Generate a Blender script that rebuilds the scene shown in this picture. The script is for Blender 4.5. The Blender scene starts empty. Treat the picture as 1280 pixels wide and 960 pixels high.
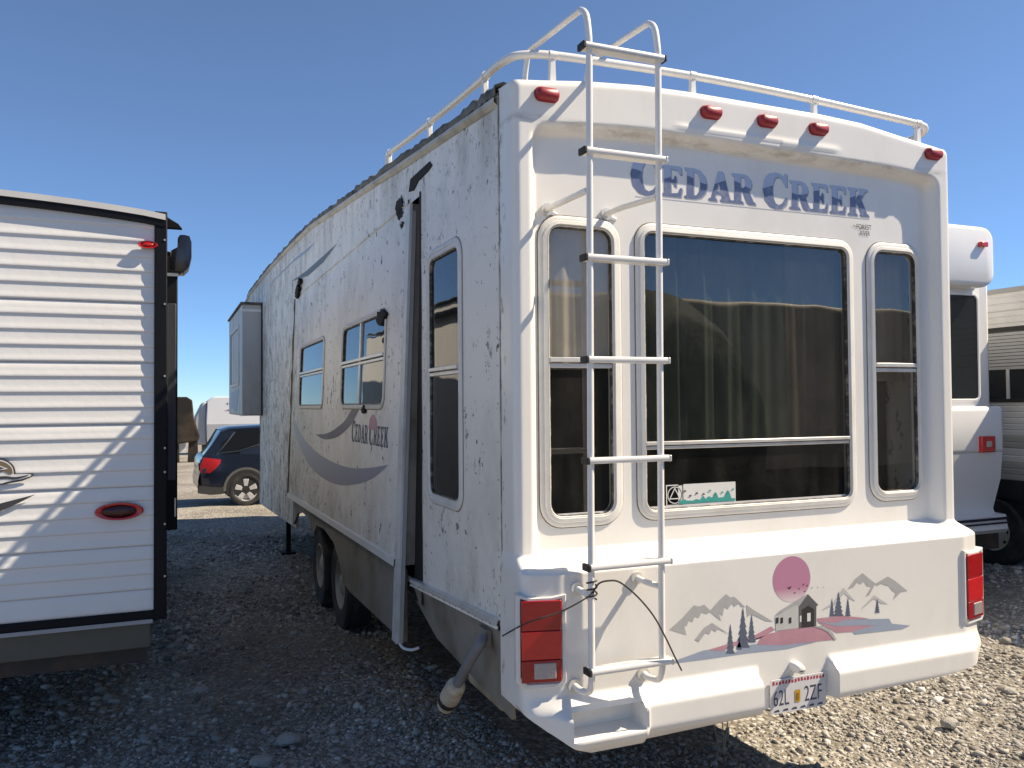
import bpy, bmesh, math, random
import numpy as np
from mathutils import Vector, Matrix
from mathutils.geometry import tessellate_polygon
random.seed(7); rng = np.random.default_rng(11)
R = math.radians
scene = bpy.context.scene
COL = scene.collection

# ------------------------------------------------------------------ camera
H0, SL = 1.87, 0.017             # eye height above the gravel, fall of the gravel per metre
CAM = Vector((-1.288, -3.052, H0)); YAW, PIT, ROL, FPX = 0.39473, 0.023398, -0.007664, 1036.02
F_ = Vector((math.sin(YAW)*math.cos(PIT), math.cos(YAW)*math.cos(PIT), math.sin(PIT)))
_r = Vector((math.cos(YAW), -math.sin(YAW), 0)); _u = _r.cross(F_)
RT = _r*math.cos(ROL) + _u*math.sin(ROL); UP = -_r*math.sin(ROL) + _u*math.cos(ROL)
cam = bpy.data.cameras.new('camera'); camo = bpy.data.objects.new('camera', cam); COL.objects.link(camo)
cam.sensor_width = 36; cam.lens = FPX/1280*36; cam.clip_end = 2000; cam.clip_start = .05
M = Matrix((RT, UP, -F_)).transposed().to_4x4(); M.translation = CAM
camo.matrix_world = M; scene.camera = camo

# ------------------------------------------------------------------ light
SUN = Vector((.655, -.215, .725)).normalized()      # towards the sun
world = bpy.data.worlds.new('World'); scene.world = world; world.use_nodes = True
wn = world.node_tree; bg = wn.nodes['Background']
sky = wn.nodes.new('ShaderNodeTexSky'); sky.sky_type = 'NISHITA'; sky.sun_disc = False
sky.sun_elevation = math.asin(SUN.z); sky.sun_rotation = math.atan2(SUN.x, SUN.y)
sky.air_density = 3.0; sky.dust_density = .3; sky.ozone_density = 9.; sky.altitude = 11500
wn.links.new(sky.outputs[0], bg.inputs[0]); bg.inputs[1].default_value = .122
sl = bpy.data.lights.new('sun', 'SUN'); sl.energy = 4.8; sl.angle = R(.5); sl.color = (1, .972, .93)
so = bpy.data.objects.new('sun', sl); COL.objects.link(so)
so.rotation_euler = (-SUN).to_track_quat('-Z', 'Y').to_euler(); so.location = (8, -6, 14)
scene.view_settings.view_transform = 'Standard'; scene.view_settings.look = 'None'
scene.view_settings.exposure = .66; scene.view_settings.gamma = 1
scene.view_settings.use_white_balance = True; scene.view_settings.white_balance_temperature = 8500; scene.view_settings.white_balance_tint = 10   # the phone balanced for the shade
scene.render.engine = 'CYCLES'; scene.cycles.max_bounces = 8; scene.cycles.transparent_max_bounces = 12
scene.cycles.use_denoising = True

# ------------------------------------------------------------------ helpers
def ray(x, y): return F_ + RT*((x-640)/FPX) - UP*((y-480)/FPX)
def PY(x, y, Y): d = ray(x, y); return CAM + d*((Y-CAM.y)/d.y)      # photo point on a plane across the lot
def PX(x, y, X): d = ray(x, y); return CAM + d*((X-CAM.x)/d.x)
def gz(y): return -SL*y
def PG(x, y):
    d = ray(x, y); t = (-CAM.z - SL*CAM.y)/(d.z + SL*d.y); return CAM + d*t
def Z(z): return z + H0                                               # heights below are measured from the eye

def tag(o, label=None, cat=None, group=None, kind=None):
    if label: o['label'] = label
    if cat: o['category'] = cat
    if group: o['group'] = group
    if kind: o['kind'] = kind
    return o
def empty(name, loc, label=None, cat=None, group=None):
    o = bpy.data.objects.new(name, None); COL.objects.link(o); o.location = loc; o.empty_display_size = .2
    bpy.context.view_layer.update()
    return tag(o, label, cat, group)
def smooth(t): t = max(0., min(1., t)); return t*t*(3-2*t)

class MB:
    def __init__(s): s.v = []; s.f = []
    def add(s, vs, fs):
        n = len(s.v); s.v += [tuple(v) for v in vs]; s.f += [tuple(i+n for i in f) for f in fs]; return s
    def box(s, x0, x1, y0, y1, z0, z1):
        return s.add([(x0,y0,z0),(x1,y0,z0),(x1,y1,z0),(x0,y1,z0),(x0,y0,z1),(x1,y0,z1),(x1,y1,z1),(x0,y1,z1)],
                     [(0,3,2,1),(4,5,6,7),(0,1,5,4),(1,2,6,5),(2,3,7,6),(3,0,4,7)])
    def bar(s, a, b, w, h, up=(0,0,1)):
        a, b = Vector(a), Vector(b); d = (b-a).normalized(); sd = d.cross(Vector(up)).normalized(); u = sd.cross(d)
        P = []
        for c in (a, b):
            for i, j in ((-1,-1),(1,-1),(1,1),(-1,1)): P.append(c + sd*(i*w/2) + u*(j*h/2))
        return s.add(P, [(0,3,2,1),(4,5,6,7),(0,1,5,4),(1,2,6,5),(2,3,7,6),(3,0,4,7)])
    def tube(s, pts, r, n=10, cap=True):
        pts = [Vector(p) for p in pts]; rs = r if isinstance(r, (list, tuple)) else [r]*len(pts)
        rings = []; ref = None
        for i, p in enumerate(pts):
            d = (pts[min(i+1, len(pts)-1)] - pts[max(i-1, 0)]).normalized()
            if ref is None: ref = d.orthogonal().normalized()
            ref = (ref - d*ref.dot(d)).normalized(); b = d.cross(ref)
            rings.append([p + (ref*math.cos(2*math.pi*k/n) + b*math.sin(2*math.pi*k/n))*rs[i] for k in range(n)])
        vs = [v for rg in rings for v in rg]; fs = []
        for i in range(len(pts)-1):
            for k in range(n): fs.append((i*n+k, i*n+(k+1)%n, (i+1)*n+(k+1)%n, (i+1)*n+k))
        if cap: fs += [tuple(range(n))[::-1], tuple((len(pts)-1)*n+k for k in range(n))]
        return s.add(vs, fs)
    def loft(s, rings, closed=True, cap0=False, cap1=False):
        n = len(rings[0]); vs = [v for rg in rings for v in rg]; fs = []
        for i in range(len(rings)-1):
            for k in range(n if closed else n-1): fs.append((i*n+k, i*n+(k+1)%n, (i+1)*n+(k+1)%n, (i+1)*n+k))
        if cap0: fs.append(tuple(range(n))[::-1])
        if cap1: fs.append(tuple((len(rings)-1)*n+k for k in range(n)))
        return s.add(vs, fs)
    def poly(s, loops, T):                                            # flat polygon with holes; T maps (u, v) to space
        L = [[Vector((a, b, 0)) for a, b in lp] for lp in loops]
        tri = tessellate_polygon(L); vs = [T(a.x, a.y) for lp in L for a in lp]
        return s.add(vs, tri)
    def prism(s, loop, T, w0, w1):                                    # T maps (u, v, w)
        n = len(loop); tri = tessellate_polygon([[Vector((a, b, 0)) for a, b in loop]])
        vs = [T(a, b, w0) for a, b in loop] + [T(a, b, w1) for a, b in loop]
        fs = [tuple(t) for t in tri] + [tuple(i+n for i in t[::-1]) for t in tri] + [(i, (i+1) % n, n+(i+1) % n, n+i) for i in range(n)]
        return s.add(vs, fs)
    def build(s, name, mat, parent=None, sm=False, bevel=0, angle=40, normals=True, seg=2):
        me = bpy.data.meshes.new(name); me.from_pydata(s.v, [], s.f); me.validate()
        if normals:
            bm = bmesh.new(); bm.from_mesh(me); bmesh.ops.remove_doubles(bm, verts=bm.verts, dist=1e-5)
            bmesh.ops.recalc_face_normals(bm, faces=bm.faces); bm.to_mesh(me); bm.free()
        me.materials.append(mat); o = bpy.data.objects.new(name, me); COL.objects.link(o)
        if bevel:
            m = o.modifiers.new('b', 'BEVEL'); m.width = bevel; m.segments = seg; m.limit_method = 'ANGLE'; m.angle_limit = R(35); sm = True
        if sm:
            me.polygons.foreach_set('use_smooth', [True]*len(me.polygons))
            me.set_sharp_from_angle(angle=R(angle))
        if parent is not None:
            o.parent = parent; o.matrix_parent_inverse = root_inv(parent)
        return o
def root_inv(p):
    m = Matrix.Identity(4)
    while p is not None:
        m = p.matrix_parent_inverse.copy() @ p.matrix_basis.copy() @ m if False else (p.matrix_basis.copy() @ m); q = p.parent
        if q is not None: m = p.matrix_parent_inverse.copy() @ m
        p = q
    return m.inverted()
def copy_tree(o, parent=None):
    c = o.copy(); COL.objects.link(c); c.parent = parent
    for ch in list(o.children): copy_tree(ch, c)
    return c
def rrect(x0, x1, z0, z1, r, n=6):
    P = []
    for cx, cz, a in ((x1-r, z1-r, 0), (x0+r, z1-r, 90), (x0+r, z0+r, 180), (x1-r, z0+r, 270)):
        for k in range(n+1):
            t = R(a + 90*k/n); P.append((cx + r*math.cos(t), cz + r*math.sin(t)))
    return P
def curve(pts, n=6):                                                  # Catmull-Rom through points of any dimension
    P = [Vector(p) for p in pts]; out = []
    for i in range(len(P)-1):
        a, b, c, d = P[max(i-1, 0)], P[i], P[i+1], P[min(i+2, len(P)-1)]
        for k in range(n):
            t = k/n; out.append(.5*((2*b) + (c-a)*t + (2*a-5*b+4*c-d)*t*t + (3*b-a-3*c+d)*t**3))
    return out + [P[-1]]

# ------------------------------------------------------------------ materials
def newmat(name):
    m = bpy.data.materials.new(name); m.use_nodes = True; nt = m.node_tree; b = nt.nodes['Principled BSDF']; return m, nt, b
def N(nt, typ, **kw):
    n = nt.nodes.new(typ)
    for k, v in kw.items():
        if k in n.inputs: n.inputs[k].default_value = v
        else: setattr(n, k, v)
    return n
def noise(nt, scale, detail=5, rough=.55, stretch=None, seed=0.):
    tc = N(nt, 'ShaderNodeNewGeometry'); mp = N(nt, 'ShaderNodeMapping'); mp.inputs['Location'].default_value = (seed, seed*.7, seed*.3)
    if stretch: mp.inputs['Scale'].default_value = stretch
    nt.links.new(tc.outputs['Position'], mp.inputs[0])
    n = N(nt, 'ShaderNodeTexNoise', Scale=scale, Detail=detail, Roughness=rough); nt.links.new(mp.outputs[0], n.inputs['Vector']); return n.outputs[0]
def ramp(nt, src, stops):
    r = N(nt, 'ShaderNodeValToRGB'); e = r.color_ramp.elements
    while len(e) < len(stops): e.new(.5)
    for i, (p, c) in enumerate(stops):
        e[i].position = p; e[i].color = (c, c, c, 1) if not isinstance(c, tuple) else (*c, 1)
    nt.links.new(src, r.inputs[0]); return r.outputs[0]
def mix(nt, fac, a, b, typ='MIX'):
    m = N(nt, 'ShaderNodeMix', data_type='RGBA', blend_type=typ)
    if isinstance(fac, float): m.inputs[0].default_value = fac
    else: nt.links.new(fac, m.inputs[0])
    for i, v in ((6, a), (7, b)):
        if isinstance(v, tuple): m.inputs[i].default_value = (*v, 1)
        else: nt.links.new(v, m.inputs[i])
    return m.outputs[2]
def bump(nt, b, src, dist, strength=1.):
    n = N(nt, 'ShaderNodeBump', Distance=dist, Strength=strength); nt.links.new(src, n.inputs['Height']); nt.links.new(n.outputs[0], b.inputs['Normal'])
def mat(name, col, rough=.5, metal=0., var=.12, scale=6., bmp=0., coat=0., dirt=None, dirt_amt=.5, stretch=None, rvar=.1, spec=.5):
    m, nt, b = newmat(name)
    n = noise(nt, scale, stretch=stretch, seed=len(name)*1.3)
    dark = tuple(c*(1-var) for c in col); lite = tuple(min(1, c*(1+var*.5)) for c in col)
    c = mix(nt, n, dark, lite)
    if dirt:
        f = ramp(nt, noise(nt, scale*.6, 8, .65, stretch, seed=len(name)+3.), [(.48, 0.), (.72, dirt_amt)]); c = mix(nt, f, c, dirt)
    nt.links.new(c, b.inputs['Base Color'])
    b.inputs['Metallic'].default_value = metal; b.inputs['Specular IOR Level'].default_value = spec
    rr = N(nt, 'ShaderNodeMapRange'); nt.links.new(n, rr.inputs[0]); rr.inputs[3].default_value = max(.02, rough-rvar); rr.inputs[4].default_value = min(1, rough+rvar)
    nt.links.new(rr.outputs[0], b.inputs['Roughness'])
    b.inputs['Coat Weight'].default_value = coat; b.inputs['Coat Roughness'].default_value = .12
    if bmp: bump(nt, b, noise(nt, scale*6, 4, seed=5.), bmp)
    return m
def glass(name, tint, refl=.12, rough=.01, wav=.0):
    m, nt, b = newmat(name); nt.nodes.remove(b); out = nt.nodes['Material Output']
    tr = N(nt, 'ShaderNodeBsdfTransparent', Color=(*tint, 1)); gl = N(nt, 'ShaderNodeBsdfGlossy', Roughness=rough)
    ge = N(nt, 'ShaderNodeNewGeometry'); dt = N(nt, 'ShaderNodeVectorMath', operation='DOT_PRODUCT'); nt.links.new(ge.outputs['Normal'], dt.inputs[0]); nt.links.new(ge.outputs['Incoming'], dt.inputs[1])
    ab = N(nt, 'ShaderNodeMath', operation='ABSOLUTE'); nt.links.new(dt.outputs['Value'], ab.inputs[0])
    om = N(nt, 'ShaderNodeMath', operation='SUBTRACT', use_clamp=True); om.inputs[0].default_value = 1.; nt.links.new(ab.outputs[0], om.inputs[1])
    pw = N(nt, 'ShaderNodeMath', operation='POWER'); nt.links.new(om.outputs[0], pw.inputs[0]); pw.inputs[1].default_value = 5.
    ad = N(nt, 'ShaderNodeMath', operation='MULTIPLY_ADD', use_clamp=True); nt.links.new(pw.outputs[0], ad.inputs[0]); ad.inputs[1].default_value = .95; ad.inputs[2].default_value = .045 + refl
    mx = N(nt, 'ShaderNodeMixShader')
    df = N(nt, 'ShaderNodeBsdfDiffuse', Color=(.30, .28, .24, 1)); m2 = N(nt, 'ShaderNodeMixShader')
    d = ramp(nt, noise(nt, 9, 8, .7, (1, 1, .5)), [(.4, .015), (.8, .09)])
    nt.links.new(ad.outputs[0], mx.inputs[0]); nt.links.new(tr.outputs[0], mx.inputs[1]); nt.links.new(gl.outputs[0], mx.inputs[2])
    nt.links.new(d, m2.inputs[0]); nt.links.new(mx.outputs[0], m2.inputs[1]); nt.links.new(df.outputs[0], m2.inputs[2]); nt.links.new(m2.outputs[0], out.inputs[0])
    if wav:
        bn = N(nt, 'ShaderNodeBump', Distance=wav); nt.links.new(noise(nt, 1.6, 2), bn.inputs['Height']); nt.links.new(bn.outputs[0], gl.inputs['Normal'])
    return m

def gel_mat():
    m, nt, b = newmat('gelcoat'); g = N(nt, 'ShaderNodeNewGeometry'); sp = N(nt, 'ShaderNodeSeparateXYZ'); nt.links.new(g.outputs['Position'], sp.inputs[0])
    c = mix(nt, noise(nt, 2.2, 6), (.75, .735, .70), (.82, .805, .77))
    c = mix(nt, ramp(nt, noise(nt, 1.6, 9, .7, (1, 1, .45), 3.), [(.47, 0.), (.70, .32)]), c, (.52, .485, .41))
    mr = N(nt, 'ShaderNodeMapRange'); nt.links.new(sp.outputs[2], mr.inputs[0]); mr.inputs[1].default_value = H0+1.13; mr.inputs[2].default_value = H0+1.185
    tri = N(nt, 'ShaderNodeMath', operation='PINGPONG'); nt.links.new(mr.outputs[0], tri.inputs[0]); tri.inputs[1].default_value = .5
    mm = N(nt, 'ShaderNodeMath', operation='MULTIPLY'); nt.links.new(tri.outputs[0], mm.inputs[0]); nt.links.new(ramp(nt, noise(nt, 6, 9, .75, (1, 1, 4), 8.), [(.46, 0.), (.62, 1.0)]), mm.inputs[1])
    c = mix(nt, mm.outputs[0], c, (.20, .17, .12))                    # grime line under the header
    sx = N(nt, 'ShaderNodeMapRange'); nt.links.new(sp.outputs[1], sx.inputs[0]); sx.inputs[1].default_value = .085; sx.inputs[2].default_value = .12
    fl = N(nt, 'ShaderNodeMath', operation='MULTIPLY'); nt.links.new(sx.outputs[0], fl.inputs[0]); nt.links.new(ramp(nt, noise(nt, 22, 7, .7, (1, 1, .5), 6.), [(.56, 0.), (.62, .8)]), fl.inputs[1])
    c = mix(nt, fl.outputs[0], c, (.22, .19, .15))                    # mildew on the returns
    sf = ramp(nt, noise(nt, 24, 6, .7, None, 15.), [(.72, 0.), (.74, .5)]); c = mix(nt, sf, c, (.25, .22, .18))
    nt.links.new(c, b.inputs['Base Color']); b.inputs['Roughness'].default_value = .36; b.inputs['Coat Weight'].default_value = .2; b.inputs['Coat Roughness'].default_value = .15
    bump(nt, b, noise(nt, 1.6, 3, seed=2.), .004, .6); return m
GEL = gel_mat(); GEL2 = mat('gelcoat_plain', (.80, .79, .76), .34, var=.05, scale=2.5, coat=.25, dirt=(.50, .47, .40), dirt_amt=.16, bmp=.0006)
def wall_mat():
    m, nt, b = newmat('weathered_wall')
    def mul(a, c):
        k = N(nt, 'ShaderNodeMath', operation='MULTIPLY'); nt.links.new(a, k.inputs[0])
        if isinstance(c, float): k.inputs[1].default_value = c
        else: nt.links.new(c, k.inputs[1])
        return k.outputs[0]
    g = N(nt, 'ShaderNodeNewGeometry'); sp = N(nt, 'ShaderNodeSeparateXYZ'); nt.links.new(g.outputs['Position'], sp.inputs[0])
    def rng_(o, a, c, lo=0., hi=1.):
        r = N(nt, 'ShaderNodeMapRange'); nt.links.new(sp.outputs[o], r.inputs[0])
        for k, v in zip((1, 2, 3, 4), (a, c, lo, hi)): r.inputs[k].default_value = v
        return r.outputs[0]
    front = rng_(1, 2.5, 8., .0, 1.); low = rng_(2, 1.5, .75)
    yc = rng_(1, 0., 5.2, 0., .45); rel = N(nt, 'ShaderNodeMath', operation='SUBTRACT'); nt.links.new(sp.outputs[2], rel.inputs[0]); nt.links.new(yc, rel.inputs[1])
    tr_ = N(nt, 'ShaderNodeMapRange'); nt.links.new(rel.outputs[0], tr_.inputs[0]); tr_.inputs[1].default_value = H0+.75; tr_.inputs[2].default_value = H0+1.30; top = tr_.outputs[0]
    c = mix(nt, noise(nt, .9, 6), (.76, .735, .685), (.85, .825, .775))
    c = mix(nt, ramp(nt, noise(nt, 2.0, 10, .74, (1, .6, .5), 2.), [(.47, 0.), (.64, .5)]), c, (.50, .47, .41))           # mildew film
    c = mix(nt, mul(ramp(nt, noise(nt, 4, 10, .78, (1, .6, .16), 41.), [(.47, 0.), (.60, .8)]), top), c, (.36, .32, .25))   # runs down from the roof edge
    c = mix(nt, mul(ramp(nt, noise(nt, 5, 10, .82, (1, .6, .42), 5.), [(.46, 0.), (.61, .9)]), front), c, (.40, .345, .26))   # brown runs, worse towards the nose
    c = mix(nt, mul(ramp(nt, noise(nt, 3.2, 9, .75, (1, .6, .35), 31.), [(.47, 0.), (.63, .8)]), low), c, (.36, .30, .21))
    patch = ramp(nt, noise(nt, 1.1, 5, .65, None, 4.), [(.47, .0), (.60, 1.)]); patch2 = ramp(nt, noise(nt, 1.9, 5, .65, None, 17.), [(.49, .0), (.60, 1.)])
    mxp = N(nt, 'ShaderNodeMath', operation='MAXIMUM'); nt.links.new(patch, mxp.inputs[0]); nt.links.new(mul(top, .85), mxp.inputs[1])
    f1 = mul(ramp(nt, noise(nt, 34, 7, .72, (1, .7, .6), 9.), [(.578, 0.), (.605, 1.)]), mxp.outputs[0]); c = mix(nt, f1, c, (.10, .078, .052))
    f2 = mul(ramp(nt, noise(nt, 11, 9, .8, (1, .6, .5), 12.), [(.575, 0.), (.60, 1.)]), patch2); c = mix(nt, f2, c, (.05, .042, .034))
    sp1 = ramp(nt, noise(nt, 20, 4, .6, (1, .7, .8), 51.), [(.66, 0.), (.68, 1.)]); c = mix(nt, sp1, c, (.06, .05, .04))
    gb = mul(mul(ramp(nt, noise(nt, 8, 10, .82, (1, .6, .5), 21.), [(.53, 0.), (.56, 1.)]), rng_(1, 4.6, 7.2)), rng_(2, 3.4, 1.6, .45, 1.)); c = mix(nt, gb, c, (.085, .064, .042))
    nt.links.new(c, b.inputs['Base Color']); b.inputs['Roughness'].default_value = .5
    bump(nt, b, noise(nt, 1.3, 3), .012)
    return m
WALL = wall_mat()
ALU = mat('painted_tube', (.80, .785, .755), .3, var=.06, scale=20, coat=.3, dirt=(.42, .38, .32), dirt_amt=.15)
TRIM = mat('window_trim', (.72, .71, .68), .42, var=.08, scale=8, dirt=(.38, .33, .24), dirt_amt=.3)
MILL = mat('mill_aluminium', (.70, .69, .66), .38, .35, var=.1, scale=14, dirt=(.35, .31, .25), dirt_amt=.35)
RUB = mat('black_rubber', (.02, .02, .021), .7, var=.4, scale=12)
BLK = mat('black_trim', (.005, .006, .009), .55, var=.3, scale=8, spec=.2)
GASK = mat('putty', (.20, .17, .13), .9, var=.5, scale=40)
GASKET = mat('window_gasket', (.06, .05, .04), .7, var=.5, scale=40, dirt=(.40, .36, .30), dirt_amt=.9)
SKIRT = mat('skirt_grey', (.27, .25, .215), .6, var=.35, scale=5, dirt=(.09, .065, .04), dirt_amt=1., stretch=(1, .7, .6))
ROOF = mat('roof_membrane', (.20, .185, .16), .85, var=.6, scale=9, dirt=(.02, .018, .015), dirt_amt=1., bmp=.004)
GUNK = mat('black_mould', (.018, .016, .014), .9, var=.6, scale=30, bmp=.004)
GLASS = glass('dark_tint_glass', (.80, .80, .78), .06, wav=.003)
GLASSW = glass('wide_window_glass', (.46, .47, .45), .075, wav=.003)
GLASSB = glass('side_glass', (.25, .26, .27), .06, .02, wav=.003)
CURT = mat('beige_curtain', (.62, .56, .49), .9, var=.2, scale=9)
CURTB = mat('brown_curtain', (.24, .20, .16), .9, var=.25, scale=7)
CURTG = mat('green_curtain', (.12, .155, .13), .9, var=.25, scale=7)
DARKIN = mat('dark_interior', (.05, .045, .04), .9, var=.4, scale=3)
REDL, _nt, _b = newmat('red_lens'); _c = mix(_nt, noise(_nt, 60, 3), (.46, .010, .014), (.64, .020, .020)); _nt.links.new(_c, _b.inputs['Base Color'])
_b.inputs['Roughness'].default_value = .18; _b.inputs['Coat Weight'].default_value = .5
REDD = mat('deep_red_lens', (.36, .008, .012), .2, var=.3, scale=50, coat=.4)
REDF = mat('faded_red_lens', (.36, .022, .035), .4, var=.35, scale=18)
CLR = mat('clear_lens', (.46, .40, .385), .25, var=.15, scale=60)
TYRE = mat('tyre', (.022, .022, .023), .8, var=.5, scale=9, dirt=(.12, .11, .10), dirt_amt=.5, bmp=.002)
RIM = mat('painted_rim', (.34, .33, .31), .45, .1, var=.2, scale=14, dirt=(.30, .14, .06), dirt_amt=.7)
ALLOY = mat('alloy', (.60, .60, .60), .35, .2, var=.1, scale=14)
STEEL = mat('chassis_steel', (.05, .045, .042), .7, var=.5, scale=9, dirt=(.16, .08, .04), dirt_amt=.6)
TAN = mat('tan_steel', (.50, .41, .28), .6, var=.3, scale=9, dirt=(.16, .12, .08), dirt_amt=.6)

# ------------------------------------------------------------------ ground
def gravel_mat(name, stones):
    m, nt, b = newmat(name)
    soil = ramp(nt, noise(nt, .55, 6, .6, None, 3.), [(.44, 0.), (.62, 1.)])
    if stones:
        at = N(nt, 'ShaderNodeAttribute', attribute_name='tone')
        c = ramp(nt, at.outputs['Fac'], [(0., (.15, .135, .115)), (.35, (.36, .335, .30)), (.75, (.53, .505, .46)), (1., (.76, .74, .70))])
        c = mix(nt, noise(nt, 30, 5), c, mix(nt, .35, c, (.16, .14, .12)))
        b.inputs['Roughness'].default_value = .9
    else:
        v = N(nt, 'ShaderNodeTexVoronoi', Scale=26.); g = N(nt, 'ShaderNodeNewGeometry'); nt.links.new(g.outputs['Position'], v.inputs['Vector'])
        sep = N(nt, 'ShaderNodeSeparateColor'); nt.links.new(v.outputs['Color'], sep.inputs[0])
        c = ramp(nt, sep.outputs[0], [(0., (.20, .18, .15)), (.5, (.37, .345, .31)), (1., (.54, .515, .47))])
        gap = ramp(nt, v.outputs['Distance'], [(.35, 0.), (.75, 1.)]); c = mix(nt, gap, c, (.17, .145, .115))
        c = mix(nt, ramp(nt, noise(nt, .9, 7), [(.4, 0.), (.7, .6)]), c, (.37, .335, .28))
        b.inputs['Roughness'].default_value = .95
        ad = N(nt, 'ShaderNodeMath', operation='SUBTRACT'); nt.links.new(noise(nt, 14, 6), ad.inputs[0]); nt.links.new(v.outputs['Distance'], ad.inputs[1]); bump(nt, b, ad.outputs[0], .02)
    s2 = N(nt, 'ShaderNodeMath', operation='MULTIPLY'); nt.links.new(soil, s2.inputs[0]); s2.inputs[1].default_value = .45 if stones else .6
    c = mix(nt, s2.outputs[0], c, (.105, .092, .075))
    nt.links.new(c, b.inputs['Base Color']); return m
def undul(x, y): return .018*math.sin(x*1.7+y*.6) + .014*math.sin(y*2.1-x*.9+1) + .008*math.sin(x*5.1+y*4.3)
g = MB(); xs = sorted(set([-600, -250, -90, -40, -20, -12] + [i*.25 for i in range(-32, 49)] + [16, 22, 40, 90, 250, 600])); ys = sorted(set([-600, -200, -60, -25, -15, -10] + [i*.25 for i in range(-28, 65)] + [20, 26, 34, 45, 60, 90, 140, 300, 700]))
g.add([(x, y, gz(y) + (undul(x, y) if abs(x) < 14 and -8 < y < 18 else 0)) for y in ys for x in xs],
      [(j*len(xs)+i, j*len(xs)+i+1, (j+1)*len(xs)+i+1, (j+1)*len(xs)+i) for j in range(len(ys)-1) for i in range(len(xs)-1)])
go = g.build('ground', gravel_mat('gravel_ground', False), sm=True, normals=False); tag(go, kind='structure')

def stones():
    bm = bmesh.new(); bmesh.ops.create_icosphere(bm, subdivisions=1, radius=1.); iv = np.array([v.co for v in bm.verts]); fi = np.array([[v.index for v in f.verts] for f in bm.faces]); bm.free()
    pts = []
    want = 118000; cx, cy = CAM.x, CAM.y
    while len(pts) < want:
        x = rng.uniform(-5, 8, 40000); y = rng.uniform(-2.2, 12, 40000); d = np.hypot(x-cx, y-cy)
        ang = np.arctan2(x-cx, y-cy) - YAW
        ok = (rng.uniform(0, 1, 40000) < np.minimum(1, (3.6/d)**1.7)) & (d > 1.9) & (np.abs(ang) < .66)
        pn = np.sin(x*1.9+1.7*np.sin(y*.8+1)) + np.sin(y*1.5+1.3*np.sin(x*1.1)) + .6*np.sin(x*4.3+y*3.1)
        ok &= rng.uniform(0, 1, 40000) < np.clip(.72 + .4*pn, .16, 1.)
        ok &= ~((x > .5) & (x < 2.1) & (y > .9) & (y < 9))
        pts += list(zip(x[ok], y[ok]))
    P = np.array(pts[:want]); n = len(P)
    d = np.hypot(P[:, 0]-cx, P[:, 1]-cy)
    s = np.clip(rng.lognormal(math.log(.0068), .56, n), .003, .032)*np.clip(d/5.5, .85, 1.5)
    sc = np.stack([s*rng.uniform(.8, 1.5, n), s*rng.uniform(.7, 1.15, n), s*rng.uniform(.45, .85, n)], 1)
    V = iv[None]*(1+rng.uniform(-.36, .36, (n, len(iv), 1)))*sc[:, None]
    t = rng.uniform(-.5, .5, n); c, si = np.cos(t), np.sin(t)
    V = np.stack([V[:, :, 0]*c[:, None] - V[:, :, 2]*si[:, None], V[:, :, 1], V[:, :, 0]*si[:, None] + V[:, :, 2]*c[:, None]], 2)
    a = rng.uniform(0, 6.3, n); c, si = np.cos(a), np.sin(a)
    V = np.stack([V[:, :, 0]*c[:, None] - V[:, :, 1]*si[:, None], V[:, :, 0]*si[:, None] + V[:, :, 1]*c[:, None], V[:, :, 2]], 2)
    und = .018*np.sin(P[:, 0]*1.7+P[:, 1]*.6) + .014*np.sin(P[:, 1]*2.1-P[:, 0]*.9+1) + .008*np.sin(P[:, 0]*5.1+P[:, 1]*4.3)
    V += np.stack([P[:, 0], P[:, 1], -SL*P[:, 1] + und + sc[:, 2]*rng.uniform(-.1, .5, n)], 1)[:, None]
    Fc = fi[None] + (np.arange(n)*len(iv))[:, None, None]
    me = bpy.data.meshes.new('gravel'); me.vertices.add(n*len(iv)); me.vertices.foreach_set('co', V.astype(np.float32).ravel())
    nf = n*len(fi); me.loops.add(nf*3); me.polygons.add(nf); me.loops.foreach_set('vertex_index', Fc.astype(np.int32).ravel())
    me.polygons.foreach_set('loop_start', np.arange(0, nf*3, 3, dtype=np.int32)); me.update(calc_edges=True)
    at = me.attributes.new('tone', 'FLOAT', 'POINT'); at.data.foreach_set('value', np.repeat(np.clip(rng.normal(.5, .30, n), 0, 1), len(iv)).astype(np.float32))
    me.materials.append(gravel_mat('gravel_stone', True)); o = bpy.data.objects.new('gravel', me); COL.objects.link(o)
    tag(o, 'loose grey and tan crushed gravel covering the lot', 'gravel', kind='stuff')
stones()
ROCK = mat('rock', (.42, .40, .36), .9, var=.35, scale=20, bmp=.01)
def rock(px, py, s, label):
    p = PG(px, py); bm = bmesh.new(); bmesh.ops.create_icosphere(bm, subdivisions=2, radius=1)
    for v in bm.verts: v.co = Vector((v.co.x*1.3, v.co.y, v.co.z*.6))*s*(1+random.uniform(-.16, .16))
    m = MB(); m.add([v.co + Vector((p.x, p.y, p.z+s*.3)) for v in bm.verts], [[v.index for v in f.verts] for f in bm.faces]); bm.free()
    tag(m.build('rock', ROCK), label, 'rock', 'larger stones lying on the gravel')
for a in ((250, 866, .05, 'pale fist-sized rock lying in the shade beneath the striped trailer end'), (362, 928, .055, 'pale rock low in the shaded gravel below the striped trailer'),
          (328, 955, .05, 'pale rock at the bottom edge in the shaded gravel'), (1262, 866, .04, 'sunlit rock near the right edge on the gravel'),
          (1188, 906, .045, 'sunlit rock on the gravel right of the bumper corner')): rock(*a)

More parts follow.
